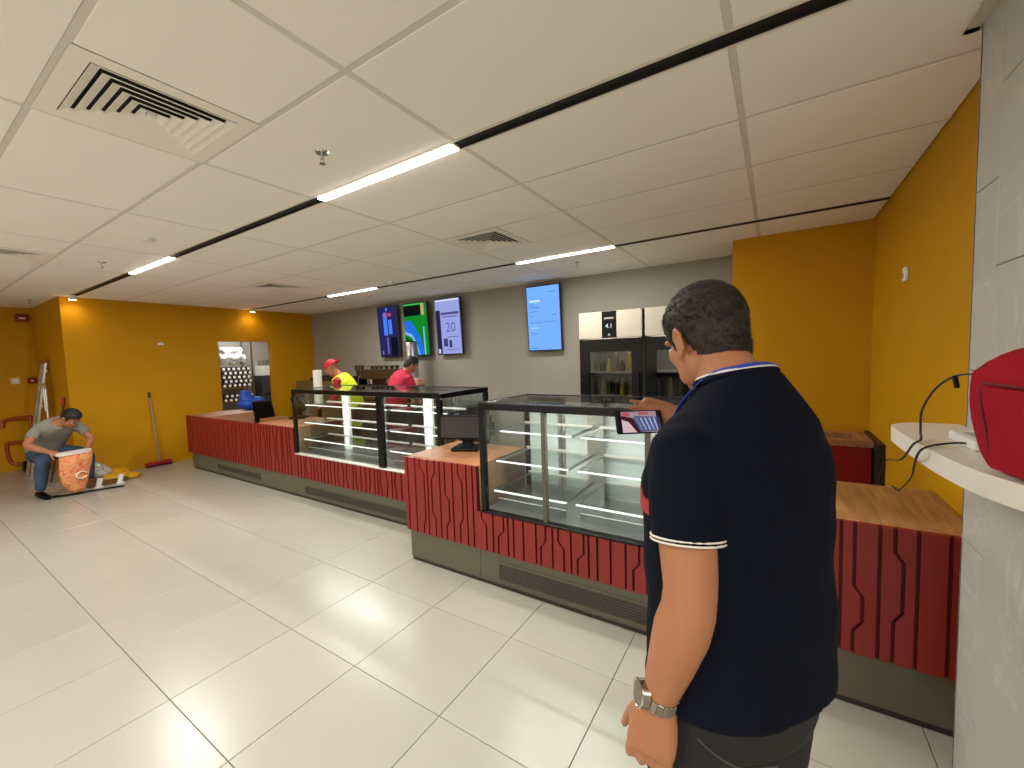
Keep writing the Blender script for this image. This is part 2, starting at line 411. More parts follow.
def smoke(x, y, lab):
    t = empty('smoke_detector', (x, y, ZC), label=lab, cat='smoke detector', group='ceiling smoke detectors')
    obj('detector_base', lathe(nb(), [(.001, 0), (.06, 0), (.058, -.012), (.001, -.012)], (x, y, ZC)), WHITEP, t)
    obj('detector_head', lathe(nb(), [(.001, -.012), (.048, -.012), (.044, -.03), (.02, -.038), (.001, -.038)], (x, y, ZC)), WHITEP, t, smooth='auto')
smoke(-4.34, 1.32, 'white round smoke detector beside the near light track'); smoke(-4.42, 3.92, 'white round smoke detector near the far light track')

# ================================================================== COUNTERS
def jag(x, z0, z1, jogs=()):
    """groove path from the bottom up; jogs = (z, shift) steps over 45 mm"""
    p = [(x, z0)]; cx = x
    for z, s in jogs:
        if z < z0+.03 or z > z1-.06: continue
        p.append((cx, z)); cx += s; p.append((cx, z+.045))
    p.append((cx, z1)); return p
def unit(name, lab, x0, x1, yf, yb, zt, grooves, grp=None, grille=None, carcass=None, gw=.012, zred=.255, ins=0):
    t = empty(name, ((x0+x1)/2, (yf+yb)/2, 0), label=lab, cat='counter', group=grp)
    obj('toe_kick', box(x0+ins, x1-.002, yf+.03, yb-.05, 0, .032), TOE, t)
    b = nb()
    for q in (carcass or [(x0, x1, zt-.035)]): bx(b, q[0]+.004, q[1]-.002, yf+.034, yb, .255, q[2])
    obj('carcass', b, mat('brown_laminate', (150, 110, 76), .55, var=.1), t)
    obj('plinth', box(x0+ins, x1-.001, yf+.016, yb-.02, .032, .255, bev=.002), PLINTH, t)
    obj('front_board', box(x0+.002, x1-.001, yf+.018, yf+.034, zred, zt-.004), REDB, t)
    g = [[(x0-gw/2, zred), (x0-gw/2, zt)]]+grooves+[[(x1+gw/2-.001, zred), (x1+gw/2-.001, zt)]]
    for A, B in zip(g, g[1:]):
        pts = [(x+gw/2, yf, z) for x, z in A]+[(x-gw/2, yf, z) for x, z in B[::-1]]
        obj('panel_strip', prism(nb(), pts, (0, .0185, 0)), RED, t)
    if grille:
        gx0, gx1, gz0, gz1 = grille
        G = obj('vent_grille', box(gx0, gx1, yf+.0135, yf+.016, gz0, gz1), VD, t)  # flat dark plate standing in for a shaded recess behind the slats
        bf = nb(); bx(bf, gx0-.012, gx1+.012, yf+.008, yf+.0165, gz1, gz1+.012); bx(bf, gx0-.012, gx1+.012, yf+.008, yf+.0165, gz0-.012, gz0); bx(bf, gx0-.012, gx0, yf+.008, yf+.0165, gz0, gz1); bx(bf, gx1, gx1+.012, yf+.008, yf+.0165, gz0, gz1)
        obj('grille_frame', bf, PLINTH, G)
        n = 7
        for k in range(n):
            z = gz0+(gz1-gz0)*(k+.5)/n; hh = (gz1-gz0)/n*.31
            obj('grille_slat', box(gx0, gx1, yf+.0095, yf+.0137, z-hh, z+hh), GRILLE, G)
    return t
def rand_grooves(x0, x1, z0, z1, seed, smin=.05, smax=.085, sh=.022):
    rnd = random.Random(seed); out = []; x = x0+rnd.uniform(.04, .07); flip = 1
    while x < x1-.04:
        if rnd.random() < .62:
            h = z1-z0; a = z0+h*rnd.uniform(.12, .35); c = z0+h*rnd.uniform(.55, .85); flip = -flip
            s = flip*rnd.uniform(.6, 1)*sh
            out.append(jag(x, z0, z1, ((a, s), (c, -s)) if rnd.random() < .6 else ((a, s),)))
            x += rnd.uniform(smin, smax)+.012
        else:
            out.append(jag(x, z0, z1)); x += rnd.uniform(smin, smax)
    return out
CT = .845
YF1, YB1 = 2.69, 3.38
YF2, YB2 = 2.25, 2.92
unit('counter_unit', 'long red ridged counter on a grey plinth at the far left end', -7.90, -4.845, YF1, YB1, CT, rand_grooves(-7.9, -4.845, .255, CT, 3),
     'red ridged counter units', (-6.93, -5.72, .095, .17), [(-7.9, -7.2, CT-.035), (-7.2, -5.74, .62), (-5.74, -4.845, CT-.035)], gw=.022, ins=.1)
unit('counter_unit', 'low red ridged counter base under the farther glass display case', -4.845, -2.487, YF1, YB1+.05, .525, rand_grooves(-4.845, -2.487, .255, .525, 5, .05, .075, .02),
     'red ridged counter units', (-4.68, -2.75, .075, .165), gw=.020)
zt = CT
GC = [jag(-2.445, .255, zt), jag(-2.365, .255, zt), jag(-2.29, .255, zt, ((.33, .02), (.73, -.045))), jag(-2.235, .255, zt), jag(-2.165, .255, zt, ((.40, -.03), (.70, .035))),
      jag(-2.11, .255, zt), jag(-2.055, .255, zt, ((.36, .03), (.56, -.035))), jag(-1.985, .255, zt), jag(-1.925, .255, zt, ((.40, .028), (.72, -.035))), jag(-1.855, .255, zt), jag(-1.80, .255, zt)]
unit('counter_unit', 'tall red ridged counter section under the black till', -2.48, -1.765, YF2, YB2, CT, GC, 'red ridged counter units', gw=.014, ins=.02)
GD = [(-1.69, ((.44, -.04),)), (-1.633, ()), (-1.59, ((.38, .045),)), (-1.51, ()), (-1.466, ()), (-1.39, ()), (-1.294, ()), (-1.26, ((.38, .036),)), (-1.175, ()), (-1.097, ((.40, -.037),)), (-1.048, ()),
      (-1.006, ((.36, .041),)), (-.934, ()), (-.879, ()), (-.798, ()), (-.71, ()), (-.667, ((.38, .034),)), (-.59, ()), (-.52, ()), (-.47, ((.38, .03),)), (-.39, ()), (-.33, ()), (-.25, ()), (-.2, ((.4, .03),)), (-.11, ()), (-.04, ()), (.04, ())]
unit('counter_unit', 'low red ridged counter base under the nearer glass display case', -1.765, .10, YF2, YB2, .525, [jag(x, .255, .525, j) for x, j in GD], 'red ridged counter units', (-1.60, -.08, .07, .185), gw=.014)
GE = [(.165, ((.5, -.02), (.68, .02))), (.25, ()), (.296, ((.36, .03), (.52, -.03))), (.379, ()), (.427, ((.44, .027), (.70, -.027))), (.498, ()), (.592, ())]
unit('counter_unit', 'tall red ridged counter section beside the marble column', .10, .69, YF2, YB2, CT, [jag(x, .255, CT, j) for x, j in GE], 'red ridged counter units', gw=.014)
def worktop(lab, x0, x1, yf, yb, n, ma, z=CT):
    t = empty('worktop', ((x0+x1)/2, (yf+yb)/2, z-.035), label=lab, cat='worktop', group='wooden worktops')
    w = (x1-x0)/n
    for k in range(n): obj('plank', box(x0+w*k+.0005, x0+w*(k+1)-.0005, yf, yb, z-.035, z, bev=.0015), ma, t)
    obj('front_edge', box(x0, x1, yf-.012, yf-.0002, z-.030, z-.001, bev=.003), ma, t)
    return t
worktop('wooden worktop at the far left end of the counter by the mustard wall', -7.9, -7.2, YF1+.047, YB1, 4, WOOD)
worktop('wooden worktop left of the farther display case', -5.74, -4.85, YF1+.047, YB1, 5, WOOD)
worktop('wooden worktop carrying the black till between the two display cases', -2.48, -1.77, YF2+.047, YB2, 4, WOOD)
worktop('wooden worktop behind the man, beside the marble column', .10, .69, YF2+.047, YB2, 4, WOODR)

# ================================================================== DISPLAY CASES
def rail(bm, p0, p1, w, h=None):
    """square bar between two axis-aligned points"""
    h = h or w; p0, p1 = V(p0), V(p1)
    lo = [min(p0[i], p1[i]) for i in range(3)]; hi = [max(p0[i], p1[i]) for i in range(3)]
    s = [w/2, w/2, h/2]
    for i in range(3):
        if hi[i]-lo[i] < 1e-6: lo[i] -= s[i]; hi[i] += s[i]
    return bx(bm, lo[0], hi[0], lo[1], hi[1], lo[2], hi[2], bev=.003)
DECK = mat('steel_deck', (150, 150, 148), .32, metal=.85, var=.12, vscale=3)
SILL = mat('pale_steel_sill', (206, 200, 192), .35, metal=.3)
INNER = mat('white_inner_upright', (226, 226, 220), .4)
def case(lab, x0, x1, yf, yb, z0, z1, posts, shelves, uprights, pw, dark_sill, bays, door, mull=None, updepth=.10, lit=True):
    t = empty('display_case', ((x0+x1)/2, (yf+yb)/2, z0), label=lab, cat='display case', group='glass display cases')
    obj('sill', box(x0, x1, yf-.006, yf+.05, z0-.004, z0+.012, bev=.003), BLACKM if dark_sill else SILL, t)
    obj('deck', box(x0+.01, x1-.01, yf+.05, yb, z0, z0+.012), DECK, t)
    h = .05
    for k, (x, w) in enumerate(posts): obj('front_post', box(x, x+w, yf+.004, yf+.044, z0+.012, z1-h, bev=.004), mull if mull and 0 < k < len(posts)-1 else BLACKM, t)
    for x in (x0, x1-pw): obj('rear_post', box(x, x+pw, yb-.04, yb, z0+.012, z1-h, bev=.004), BLACKM, t)
    obj('front_rail', box(x0, x1, yf, yf+.046, z1-h, z1, bev=.006), BLACKM, t)
    obj('rear_rail', box(x0, x1, yb-.046, yb, z1-h, z1, bev=.006), BLACKM, t)
    for x in (x0, x1-.046): obj('side_rail', box(x, x+.046, yf+.046, yb-.046, z1-h, z1, bev=.004), BLACKM, t)
    obj('top_glass', box(x0+.044, x1-.044, yf+.044, yb-.044, z1-.010, z1-.004), GLASST, t)
    ps = [p for p in posts]
    for (a, wa), (b_, wb) in zip(ps, ps[1:]):
        obj('front_glass', box(a+wa-.002, b_+.002, yf+.020, yf+.026, z0+.012, z1-h), GLASS, t)
    for x in (x0+.012, x1-.018): obj('side_glass', box(x, x+.006, yf+.044, yb-.04, z0+.012, z1-h), GLASS, t)
    for (a, b_) in bays:
        w = (b_-a)/2
        for k in (0, 1):
            d = obj('sliding_door', box(a+w*k+.03, a+w*(k+1)-.03, yb-.026+.008*k, yb-.020+.008*k, z0+.05, z1-h-.03), door, t)
            bf = nb(); A, B = a+w*k, a+w*(k+1)
            bx(bf, A+.002, A+.03, yb-.03+.008*k, yb-.018+.008*k, z0+.012, z1-h); bx(bf, B-.03, B-.002, yb-.03+.008*k, yb-.018+.008*k, z0+.012, z1-h)
            bx(bf, A+.03, B-.03, yb-.03+.008*k, yb-.018+.008*k, z0+.012, z0+.05); bx(bf, A+.03, B-.03, yb-.03+.008*k, yb-.018+.008*k, z1-h-.03, z1-h)
            obj('door_frame', bf, STEEL, d)
        for si, (z, d0, d1) in enumerate(shelves):
            s = obj('glass_shelf', box(a+.03, b_-.03, yf+d0, yf+d1, z, z+.008), GLASS, t)
            obj('shelf_light', box(a+.035, b_-.035, yf+d0-.006, yf+d0+.006, z-.010, z-.001), LEDM, s)
            obj('shelf_rim', box(a+.03, b_-.03, yf+d1-.006, yf+d1+.004, z-.008, z+.014), SILL, s)
            br = nb()
            for x in (a+.034, b_-.046): bx(br, x, x+.012, yf+d0+.02, yf+d1, z-.016, z-.0005)
            obj('shelf_bracket', br, STEEL, s)
    for x in uprights:
        u = obj('inner_upright', box(x-.06, x+.06, yb-updepth, yb-updepth+.03, z0+.012, z1-h), INNER if lit else STEEL, t)
        if lit: obj('upright_light', box(x-.03, x+.03, yb-updepth-.006, yb-updepth-.0005, z0+.05, z1-h-.02), LEDM, u)
    for (a, b_) in bays:
        gd = obj('deck_guard', box(a+.05, b_-.05, yf+.13, yf+.134, z0+.012, z0+.065), GLASS, t)
        obj('guard_edge', box(a+.05, b_-.05, yf+.129, yf+.135, z0+.065, z0+.069), SILL, gd)
    obj('canopy_light', box(x0+.06, x1-.06, yf+.05, yf+.064, z1-h-.006, z1-h+.004), LEDM, t)
    area('case_light', ((x0+x1)/2, yf+.12, z1-h-.02), x1-x0-.2, .05, CASE_W*(x1-x0), (1, .97, .92), t)
    return t
CASE_W = 9.0
case('farther black-framed glass display case with rounded corners, beyond the till', -4.84, -2.487, YF1+.004, YB1+.05, .53, 1.305,
     [(-4.84, .04), (-3.345, .085), (-2.537, .05)], [(1.11, .14, .42), (.90, .12, .42), (.70, .10, .42)], [-4.42, -3.05], .05, False, [(-4.82, -3.31), (-3.31, -2.50)], GLASST, None, .31)
case('nearer glass display case with black rails, which the man photographs', -1.735, .09, YF2+.004, YB2-.004, .53, 1.30,
     [(-1.735, .045), (-1.245, .03), (-.60, .03), (.045, .045)], [(1.075, .20, .56), (.87, .14, .58), (.665, .10, .60)], [-1.10, -.32], .045, True, [(-1.72, -1.09), (-1.09, -.30), (-.30, .07)], FROST, mat('bronze_grey_mullion', (84, 80, 70), .4), .10, False)
# ================================================================== BACK WALL THINGS
def tv(xc, z0, z1, w, lab, base, tilt=R(3)):
    mt = M4.Translation((xc+.07, YB-.06, z0)) @ M4.Rotation(tilt, 4, 'X')
    t = empty('menu_screen', mtx=mt, label=lab, cat='screen', group='wall menu screens'); h = z1-z0
    obj('screen_housing', bx(nb(), -w/2, w/2, -.045, 0, 0, h, bev=.006), mat('screen_bezel', (26, 28, 40), .35), t, local=True)
    s = obj('display_panel', bx(nb(), -w/2+.016, w/2-.016, -.0475, -.0452, .018, h-.018), base, t, local=True)
    obj('wall_bracket', bx(nb(), -.12, .12, .0, .05, h*.3, h*.62), BLACKM, t, local=True)
    return t, s, h
def gfx(s, polys, ma, name='screen_graphic'):
    for p in polys: obj(name, prism(nb(), [(x, -.0478, z) for x, z in p], (0, -.0006, 0)), ma, s, local=True)
def rc(x0, x1, z0, z1): return [(x0, z0), (x1, z0), (x1, z1), (x0, z1)]
TZ0, TZ1, TWD = 1.675, 2.605, .55
t, s, h = tv(-6.09, TZ0, TZ1, .52, 'dark blue menu screen, leftmost of the wall screens', emis('screen_navy', (44, 44, 100), .8))
gfx(s, [rc(-.10, .0, .4, .8), rc(.03, .12, .42, .68), rc(-.02, .02, .84, .9)], emis('screen_blue', (70, 120, 225), 1.1)); gfx(s, [rc(-.08, .0, .72, .82), rc(.02, .12, .74, .80)], emis('screen_pink', (190, 70, 110), .9))
gfx(s, [rc(.06, .24, .02, .36)], emis('screen_dark', (24, 26, 48), .6)); gfx(s, [rc(-.04, .0, .06, .36), rc(-.19, -.15, .05, .12)], emis('screen_lilac', (120, 110, 190), .8))
t, s, h = tv(-5.37, TZ0, TZ1, .58, 'bright green and blue menu screen, second from the left', emis('screen_green', (20, 140, 40), .9))
gfx(s, [rc(-.27, .14, .70, .88)], emis('screen_black', (22, 26, 22), .6)); gfx(s, [rc(.15, .22, .7, .9)], emis('screen_gold', (190, 170, 120), .9))
gfx(s, [[(-.27, .62), (-.12, .62), (-.02, .50), (.10, .30), (.16, .02), (.06, .02), (0, .22), (-.1, .38), (-.27, .44)]], emis('screen_azure', (40, 110, 225), 1.0))
gfx(s, [[(-.27, .44), (-.1, .38), (0, .22), (.06, .02), (.03, .02), (-.03, .2), (-.12, .33), (-.27, .39)], rc(.17, .2, .02, .5)], emis('screen_pale_blue', (130, 180, 240), 1.0))
gfx(s, [[(-.27, .36), (-.16, .28), (-.06, .02), (-.27, .02)]], emis('screen_deep_green', (10, 80, 26), .8)); gfx(s, [rc(-.27, .14, .885, .91), rc(-.08, -.02, .20, .27)], emis('screen_lime', (60, 190, 90), .9))
t, s, h = tv(-4.63, TZ0, TZ1, .55, 'pale lilac menu screen with large numbers, third from the left', emis('screen_lavender', (150, 160, 224), 1.0))
gfx(s, [rc(-.255, -.16, .02, .74)], emis('screen_plum', (54, 46, 84), .6)); gfx(s, [rc(-.15, .24, .66, .70), rc(-.12, .2, .62, .635), rc(-.04, .2, .29, .30), rc(-.08, .2, .08, .09)], emis('screen_violet', (92, 84, 150), .8))
gfx(s, [rc(-.12, -.03, .14, .27), rc(.0, .06, .12, .24)], emis('screen_indigo', (70, 66, 130), .8)); gfx(s, [rc(-.24, -.2, .03, .1), rc(-.25, .25, .885, .905)], emis('screen_white', (230, 230, 250), 1.0))
text('screen_lettering', '20', .22, WM[s.name] @ (M4.Translation((.05, -.0485, .38)) @ M4.Rotation(R(90), 4, 'X')), emis('screen_violet2', (112, 108, 176), .8), s)
t, s, h = tv(-2.85, TZ0, TZ1, .545, 'pale blue menu screen hanging alone left of the fridges', emis('screen_sky', (116, 172, 246), 1.05))
gfx(s, [rc(-.22, -.05, .70, .725), rc(-.22, -.08, .33, .338)], emis('screen_ice', (200, 225, 255), 1.1)); gfx(s, [rc(-.22, -.06, .62, .63), rc(-.22, -.02, .40, .408), rc(0, .2, .41, .416), rc(-.22, -.16, .49, .5), rc(.14, .2, .5, .51), rc(-.22, -.1, .56, .57), rc(.1, .2, .82, .83), rc(-.22, -.12, .25, .26), rc(-.22, -.1, .04, .05), rc(-.22, -.14, .66, .668)], emis('screen_slate', (84, 128, 200), .9))
gfx(s, [rc(.235, .25, .03, .9)], emis('screen_mauve', (150, 160, 245), 1.0))

FRP = mat('pale_fridge_header', (178, 169, 152), .3, var=.06, vscale=5)
def fridge(x0, x1, lab):
    yf, yb, zt = 4.60, 5.33, 2.09; xc = (x0+x1)/2
    t = empty('fridge', (xc, (yf+yb)/2, 0), label=lab, cat='fridge', group='upright drinks fridges')
    b = nb(); bx(b, x0, x0+.03, yf+.05, yb, .1, zt); bx(b, x1-.03, x1, yf+.05, yb, .1, zt); bx(b, x0, x1, yb-.03, yb, .1, zt); bx(b, x0, x1, yf+.05, yb, 1.78, zt); bx(b, x0, x1, yf+.05, yb, .1, .16)
    obj('cabinet', b, mat('fridge_inner', (168, 166, 158), .5), t)
    obj('kick_plate', box(x0+.02, x1-.02, yf+.08, yb, 0, .1), BLACKM, t)
    obj('header_panel', box(x0, x1, yf, yf+.05, 1.785, zt, bev=.004), FRP, t)
    d = obj('control_display', box(xc-.085, xc+.085, yf-.006, yf, 1.79, zt-.002, bev=.002), BLACKP, t)
    text('display_lettering', '4.1', .07, M4.Translation((xc, yf-.008, 1.90)) @ M4.Rotation(R(90), 4, 'X'), emis('display_white', (220, 235, 245), 1.2), d)
    obj('display_mark', bx(bx(nb(), xc-.055, xc+.055, yf-.0075, yf-.006, 2.0, 2.02), xc-.012, xc+.012, yf-.0075, yf-.006, 1.81, 1.833), mat('display_grey', (140, 130, 122), .5, emit=.3), d)
    b = nb(); wx = .118
    bx(b, x0+.004, x0+wx, yf, yf+.045, .12, 1.775); bx(b, x1-wx, x1-.004, yf, yf+.045, .12, 1.775); bx(b, x0+wx, x1-wx, yf, yf+.045, 1.63, 1.775); bx(b, x0+wx, x1-wx, yf, yf+.045, .12, .26)
    dr = obj('door', b, mat('black_fridge_door', (8, 8, 8), .14, spec=.25), t)
    obj('door_glass', box(x0+wx, x1-wx, yf+.015, yf+.022, .26, 1.63), GLASSD, dr)
    obj('door_handle', bx(bx(nb(), x1-.05, x1-.03, yf-.03, yf, .7, 1.4, bev=.003), x0+.04, x0+.055, yf-.002, yf, 1.16, 1.175), BLACKM, dr)
    for z in (.45, .78, 1.10, 1.38):
        obj('fridge_shelf', box(x0+.035, x1-.035, yf+.08, yb-.04, z, z+.012), SILL, t)
    obj('fridge_light', box(x0+.05, x1-.05, yf+.06, yf+.075, 1.74, 1.75), emis('fridge_led', (255, 250, 235), 30), t)
    return t
fridge(-1.975, -1.235, 'black drinks fridge with pale header and bottles, left of the man')
fridge(-1.205, -.465, 'black drinks fridge partly hidden behind the man\'s head')
bcols = [((90, 96, 30), 'green'), ((150, 140, 40), 'yellow'), ((80, 40, 22), 'brown'), ((120, 110, 88), 'pale'), ((168, 160, 60), 'yellow'), ((60, 64, 40), 'dark green')]
def bottle(x, y, z, k, lab, grp, h=.21, tall=True):
    c, cn = bcols[k % 6]
    t = empty('bottle', (x, y, z), label=lab, cat='bottle', group=grp)
    obj('bottle_body', lathe(nb(), [(.001, 0), (.03, 0), (.032, .01), (.032, h*.6), (.014, h*.8), (.012, h*.93), (.001, h*.93)], (x, y, z), 12), mat('drink_'+cn, c, .25), t, smooth='auto')
    obj('bottle_cap', cyl(nb(), (x, y, z+h*.93), (x, y, z+h), .014, n=10), mat('cap_white', (220, 216, 200), .5), t)
for r_, (z, grp, lab) in enumerate(((1.392, 'bottles on the upper fridge shelf', 'small bottle on the upper shelf of the fridge left of the man'), (1.112, 'bottles on the middle fridge shelf', 'small drink bottle on the middle shelf of the fridge left of the man'))):
    for k in range(7):
        bottle(-1.85+k*.082, 4.80+.02*(k % 2), z, (k*5+r_*2) % 6, lab, grp, .2 if r_ else (.15+.07*(k in (3, 5))))
for k in range(5): bottle(-1.08+k*.1, 4.8, 1.112, k+3, 'small drink bottle in the fridge behind the man\'s head', 'bottles in the right fridge')

# ================================================================== BACK COUNTER, COFFEE GEAR
t = empty('back_counter', (-5.2, 5.0, 0), label='dark back counter along the grey wall, carrying the coffee machines', cat='counter')
obj('cabinet_body', box(-6.7, -3.9, 4.78, 5.34, .08, .86), mat('dark_brown_laminate', (70, 58, 48), .5), t)
obj('kick_plate', box(-6.68, -3.92, 4.83, 5.34, 0, .08), TOE, t); obj('counter_top', box(-6.72, -3.88, 4.75, 5.345, .86, .9, bev=.004), STEEL, t)
for k in range(4): obj('cabinet_door', box(-6.68+.695*k, -6.01+.695*k, 4.765, 4.78, .12, .84, bev=.003), mat('dark_brown_laminate', (70, 58, 48), .5), t)
t = empty('espresso_machine', (-5.95, 5.02, .9), label='steel espresso machine with black tray and cups on the back counter', cat='coffee machine')
BRONZ = mat('bronze_panel', (92, 78, 60), .3, metal=.75)
obj('machine_body', bx(bx(nb(), -6.45, -5.5, 4.88, 5.3, 1.28, 1.46, bev=.02, seg=2), -6.42, -5.53, 5.05, 5.3, .96, 1.28, bev=.01), BRONZ, t)
obj('drip_tray', box(-6.43, -5.52, 4.80, 5.06, .92, .98, bev=.01), STEEL, t)
for x in (-6.2, -5.75):
    g = obj('group_head', cyl(nb(), (x, 4.95, 1.28), (x, 4.95, 1.19), .04), CHROME, t); obj('portafilter', tube(nb(), [(x, 4.95, 1.18), (x, 4.86, 1.175), (x, 4.74, 1.16)], [.035, .012, .014], 8), BLACKP, g)
for x in (-6.4, -5.55): obj('steam_wand', tube(nb(), bez([(x, 4.88, 1.34), (x, 4.82, 1.3), (x, 4.80, 1.05)], 4), .007, 6), CHROME, t)
for x in (-6.4, -5.55):
    for y in (4.9, 5.27): obj('foot', cyl(nb(), (x, y, .9), (x, y, .96), .02, n=10), BLACKP, t)
obj('cup_rail', tube(nb(), [(-6.43, 4.9, 1.46), (-6.43, 4.9, 1.52), (-5.52, 4.9, 1.52), (-5.52, 4.9, 1.46)], .006, 6), CHROME, t)
for k, x in enumerate((-6.32, -6.2, -6.08, -5.94, -5.8, -5.66)):
    c = empty('cup', (x, 5.08, 1.462), label='small dark cup on top of the espresso machine', cat='cup', group='cups on the espresso machine')
    obj('cup_body', lathe(nb(), [(.001, 0), (.026, 0), (.038, .06), (.035, .06), (.024, .006), (.001, .006)], (x, 5.08, 1.461), 14), mat('dark_cup', (52, 40, 34), .35), c, smooth='auto')
    obj('cup_handle', tube(nb(), bez([(x+.034, 5.08, 1.51), (x+.058, 5.08, 1.5), (x+.03, 5.08, 1.475)], 4), .004, 6), mat('dark_cup', (52, 40, 34), .35), c)
t = empty('coffee_urn', (-5.2, 4.97, .9), label='tall shiny steel coffee urn under the green screen', cat='coffee urn')
obj('urn_body', lathe(nb(), [(.001, .06), (.11, .06), (.11, .99), (.105, 1.0), (.001, 1.0)], (-5.2, 4.99, .9), 28), STEEL, t, smooth='auto')
obj('urn_base', lathe(nb(), [(.001, 0), (.125, 0), (.125, .05), (.11, .06), (.001, .06)], (-5.2, 4.99, .9), 28), BLACKP, t, smooth='auto')
obj('urn_lid', lathe(nb(), [(.001, 1.0), (.112, 1.0), (.10, 1.015), (.02, 1.02), (.02, 1.04), (.001, 1.04)], (-5.2, 4.99, .9), 24), BLACKP, t, smooth='auto')
obj('urn_tap', tube(nb(), [(-5.2, 4.885, 1.05), (-5.2, 4.84, 1.05), (-5.2, 4.835, 1.02)], .011, 8), CHROME, t)
t = empty('coffee_grinder', (-6.52, 4.95, .9), label='black coffee grinder with a bean hopper at the left end of the back counter', cat='grinder')
obj('grinder_body', box(-6.66, -6.5, 4.88, 5.1, .9, 1.34, bev=.015), BLACKP, t); obj('hopper', lathe(nb(), [(.001, 0), (.05, 0), (.085, .16), (.085, .2), (.001, .2)], (-6.58, 4.99, 1.34), 18), mat('smoky_hopper', (60, 46, 36), .2), t, smooth='auto')
t = empty('card_box', (-4.98, 4.86, .9), label='pale pink carton between the coffee urn and the person in red', cat='carton')
obj('carton', box(-5.06, -4.88, 4.80, 4.95, .9, 1.30, bev=.004), mat('pink_carton', (206, 160, 138), .7), t); obj('carton_band', box(-5.061, -4.879, 4.799, 4.951, 1.12, 1.2), mat('carton_print', (150, 90, 80), .7), t)

# ================================================================== TILLS
def till(mtx, lab, w=.36, h=.24, tilt=R(-14)):
    t = empty('till', mtx=mtx, label=lab, cat='till', group='black tills')
    obj('till_base', bx(nb(), -.115, .115, -.09, .12, 0, .028, bev=.012, seg=2), BLACKP, t, local=True)
    obj('till_neck', loft(nb(), [ering((0, .03, .026), (.055, 0, 0), (0, .04, 0), 12, 3), ering((0, .03, .07), (.045, 0, 0), (0, .025, 0), 12, 3), ering((0, .0, .15), (.05, 0, 0), (0, .022, 0), 12, 3)]), BLACKP, t, smooth='auto', local=True)
    R_ = M4.Translation((0, -.02, .09)) @ M4.Rotation(tilt, 4, 'X')
    s = obj('till_monitor', bx(nb(), -w/2, w/2, -.035, .012, 0, h, bev=.008, seg=2, mtx=R_), BLACKP, t, local=True)
    obj('monitor_screen', bx(nb(), -w/2+.014, w/2-.014, -.0365, -.0352, .014, h-.014, mtx=R_), mat('dark_glossy_screen', (14, 12, 12), .08), s, local=True)
    obj('card_reader', bx(nb(), w/2-.001, w/2+.022, -.03, .0, .03, h*.7, bev=.003, mtx=R_), BLACKP, t, local=True)
    return t
till(M4.Translation((-2.17, 2.66, CT+.001)) @ M4.Rotation(R(22), 4, 'Z'), 'black till with tilted monitor on the wooden worktop between the display cases', .44, .20, R(-8))
till(M4.Translation((-6.50, 3.2, .622)) @ M4.Rotation(R(205), 4, 'Z'), 'black till monitor standing low in the far counter gap before the doorway', .30, .36, R(-12))
till(M4.Translation((-5.60, 3.24, CT+.001)) @ M4.Rotation(R(118), 4, 'Z'), 'dark till turned side-on at the left end of the farther display case', .26, .22, R(-20))
t = empty('corner_cabinet', (-7.78, 5.0, 0), label='brown cabinet with a dark cloth on top in the corner by the grey wall', cat='cabinet')
BRC = mat('brown_corner_laminate', (112, 86, 52), .6)
obj('cabinet_body', box(-8.25, -7.3, 4.72, 5.34, .08, 1.25, bev=.005), BRC, t); obj('kick_plate', box(-8.23, -7.32, 4.78, 5.34, 0, .08), TOE, t)
for k in (0, 1): dd = obj('cabinet_door', box(-8.23+.465*k, -7.79+.465*k, 4.705, 4.72, .12, 1.22, bev=.003), BRC, t); obj('door_handle', box(-7.83+.09*k, -7.815+.09*k, 4.69, 4.705, .7, .9), STEEL, dd)
b = ell(nb(), (-7.6, 4.95, 1.30), ((.2, 0, 0), (0, .12, 0), (0, 0, .06))); ell(b, (-7.42, 4.9, 1.275), ((.1, 0, 0), (0, .1, 0), (0, 0, .03))); ell(b, (-7.9, 4.95, 1.28), ((.2, 0, 0), (0, .1, 0), (0, 0, .035)))
b = fuse(b, .015, 2)
for v in b.verts: v.co.z = max(v.co.z, 1.251)
obj('folded_cloth', b, mat('dark_cloth', (30, 24, 24), .8), label='crumpled dark cloth on the brown corner cabinet', cat='cloth', smooth=True)
t = empty('storage_box', (-6.1, 3.2, .622), label='open brown wooden box in the far counter gap beside the low till', cat='box')
b = nb(); bx(b, -6.35, -5.85, 3.05, 3.065, .622, .82); bx(b, -6.35, -5.85, 3.335, 3.35, .622, .82); bx(b, -6.35, -6.335, 3.065, 3.335, .622, .82); bx(b, -5.865, -5.85, 3.065, 3.335, .622, .82)
obj('box_sides', b, WOOD, t); obj('box_bottom', box(-6.335, -5.865, 3.065, 3.335, .622, .632), WOOD, t)
b = nb()
for k in range(5): bx(b, -6.3+.08*k, -6.24+.08*k, 3.1, 3.3, .632, .74+.02*(k % 2))
obj('box_contents', b, mat('dark_packets', (70, 40, 34), .7), t)

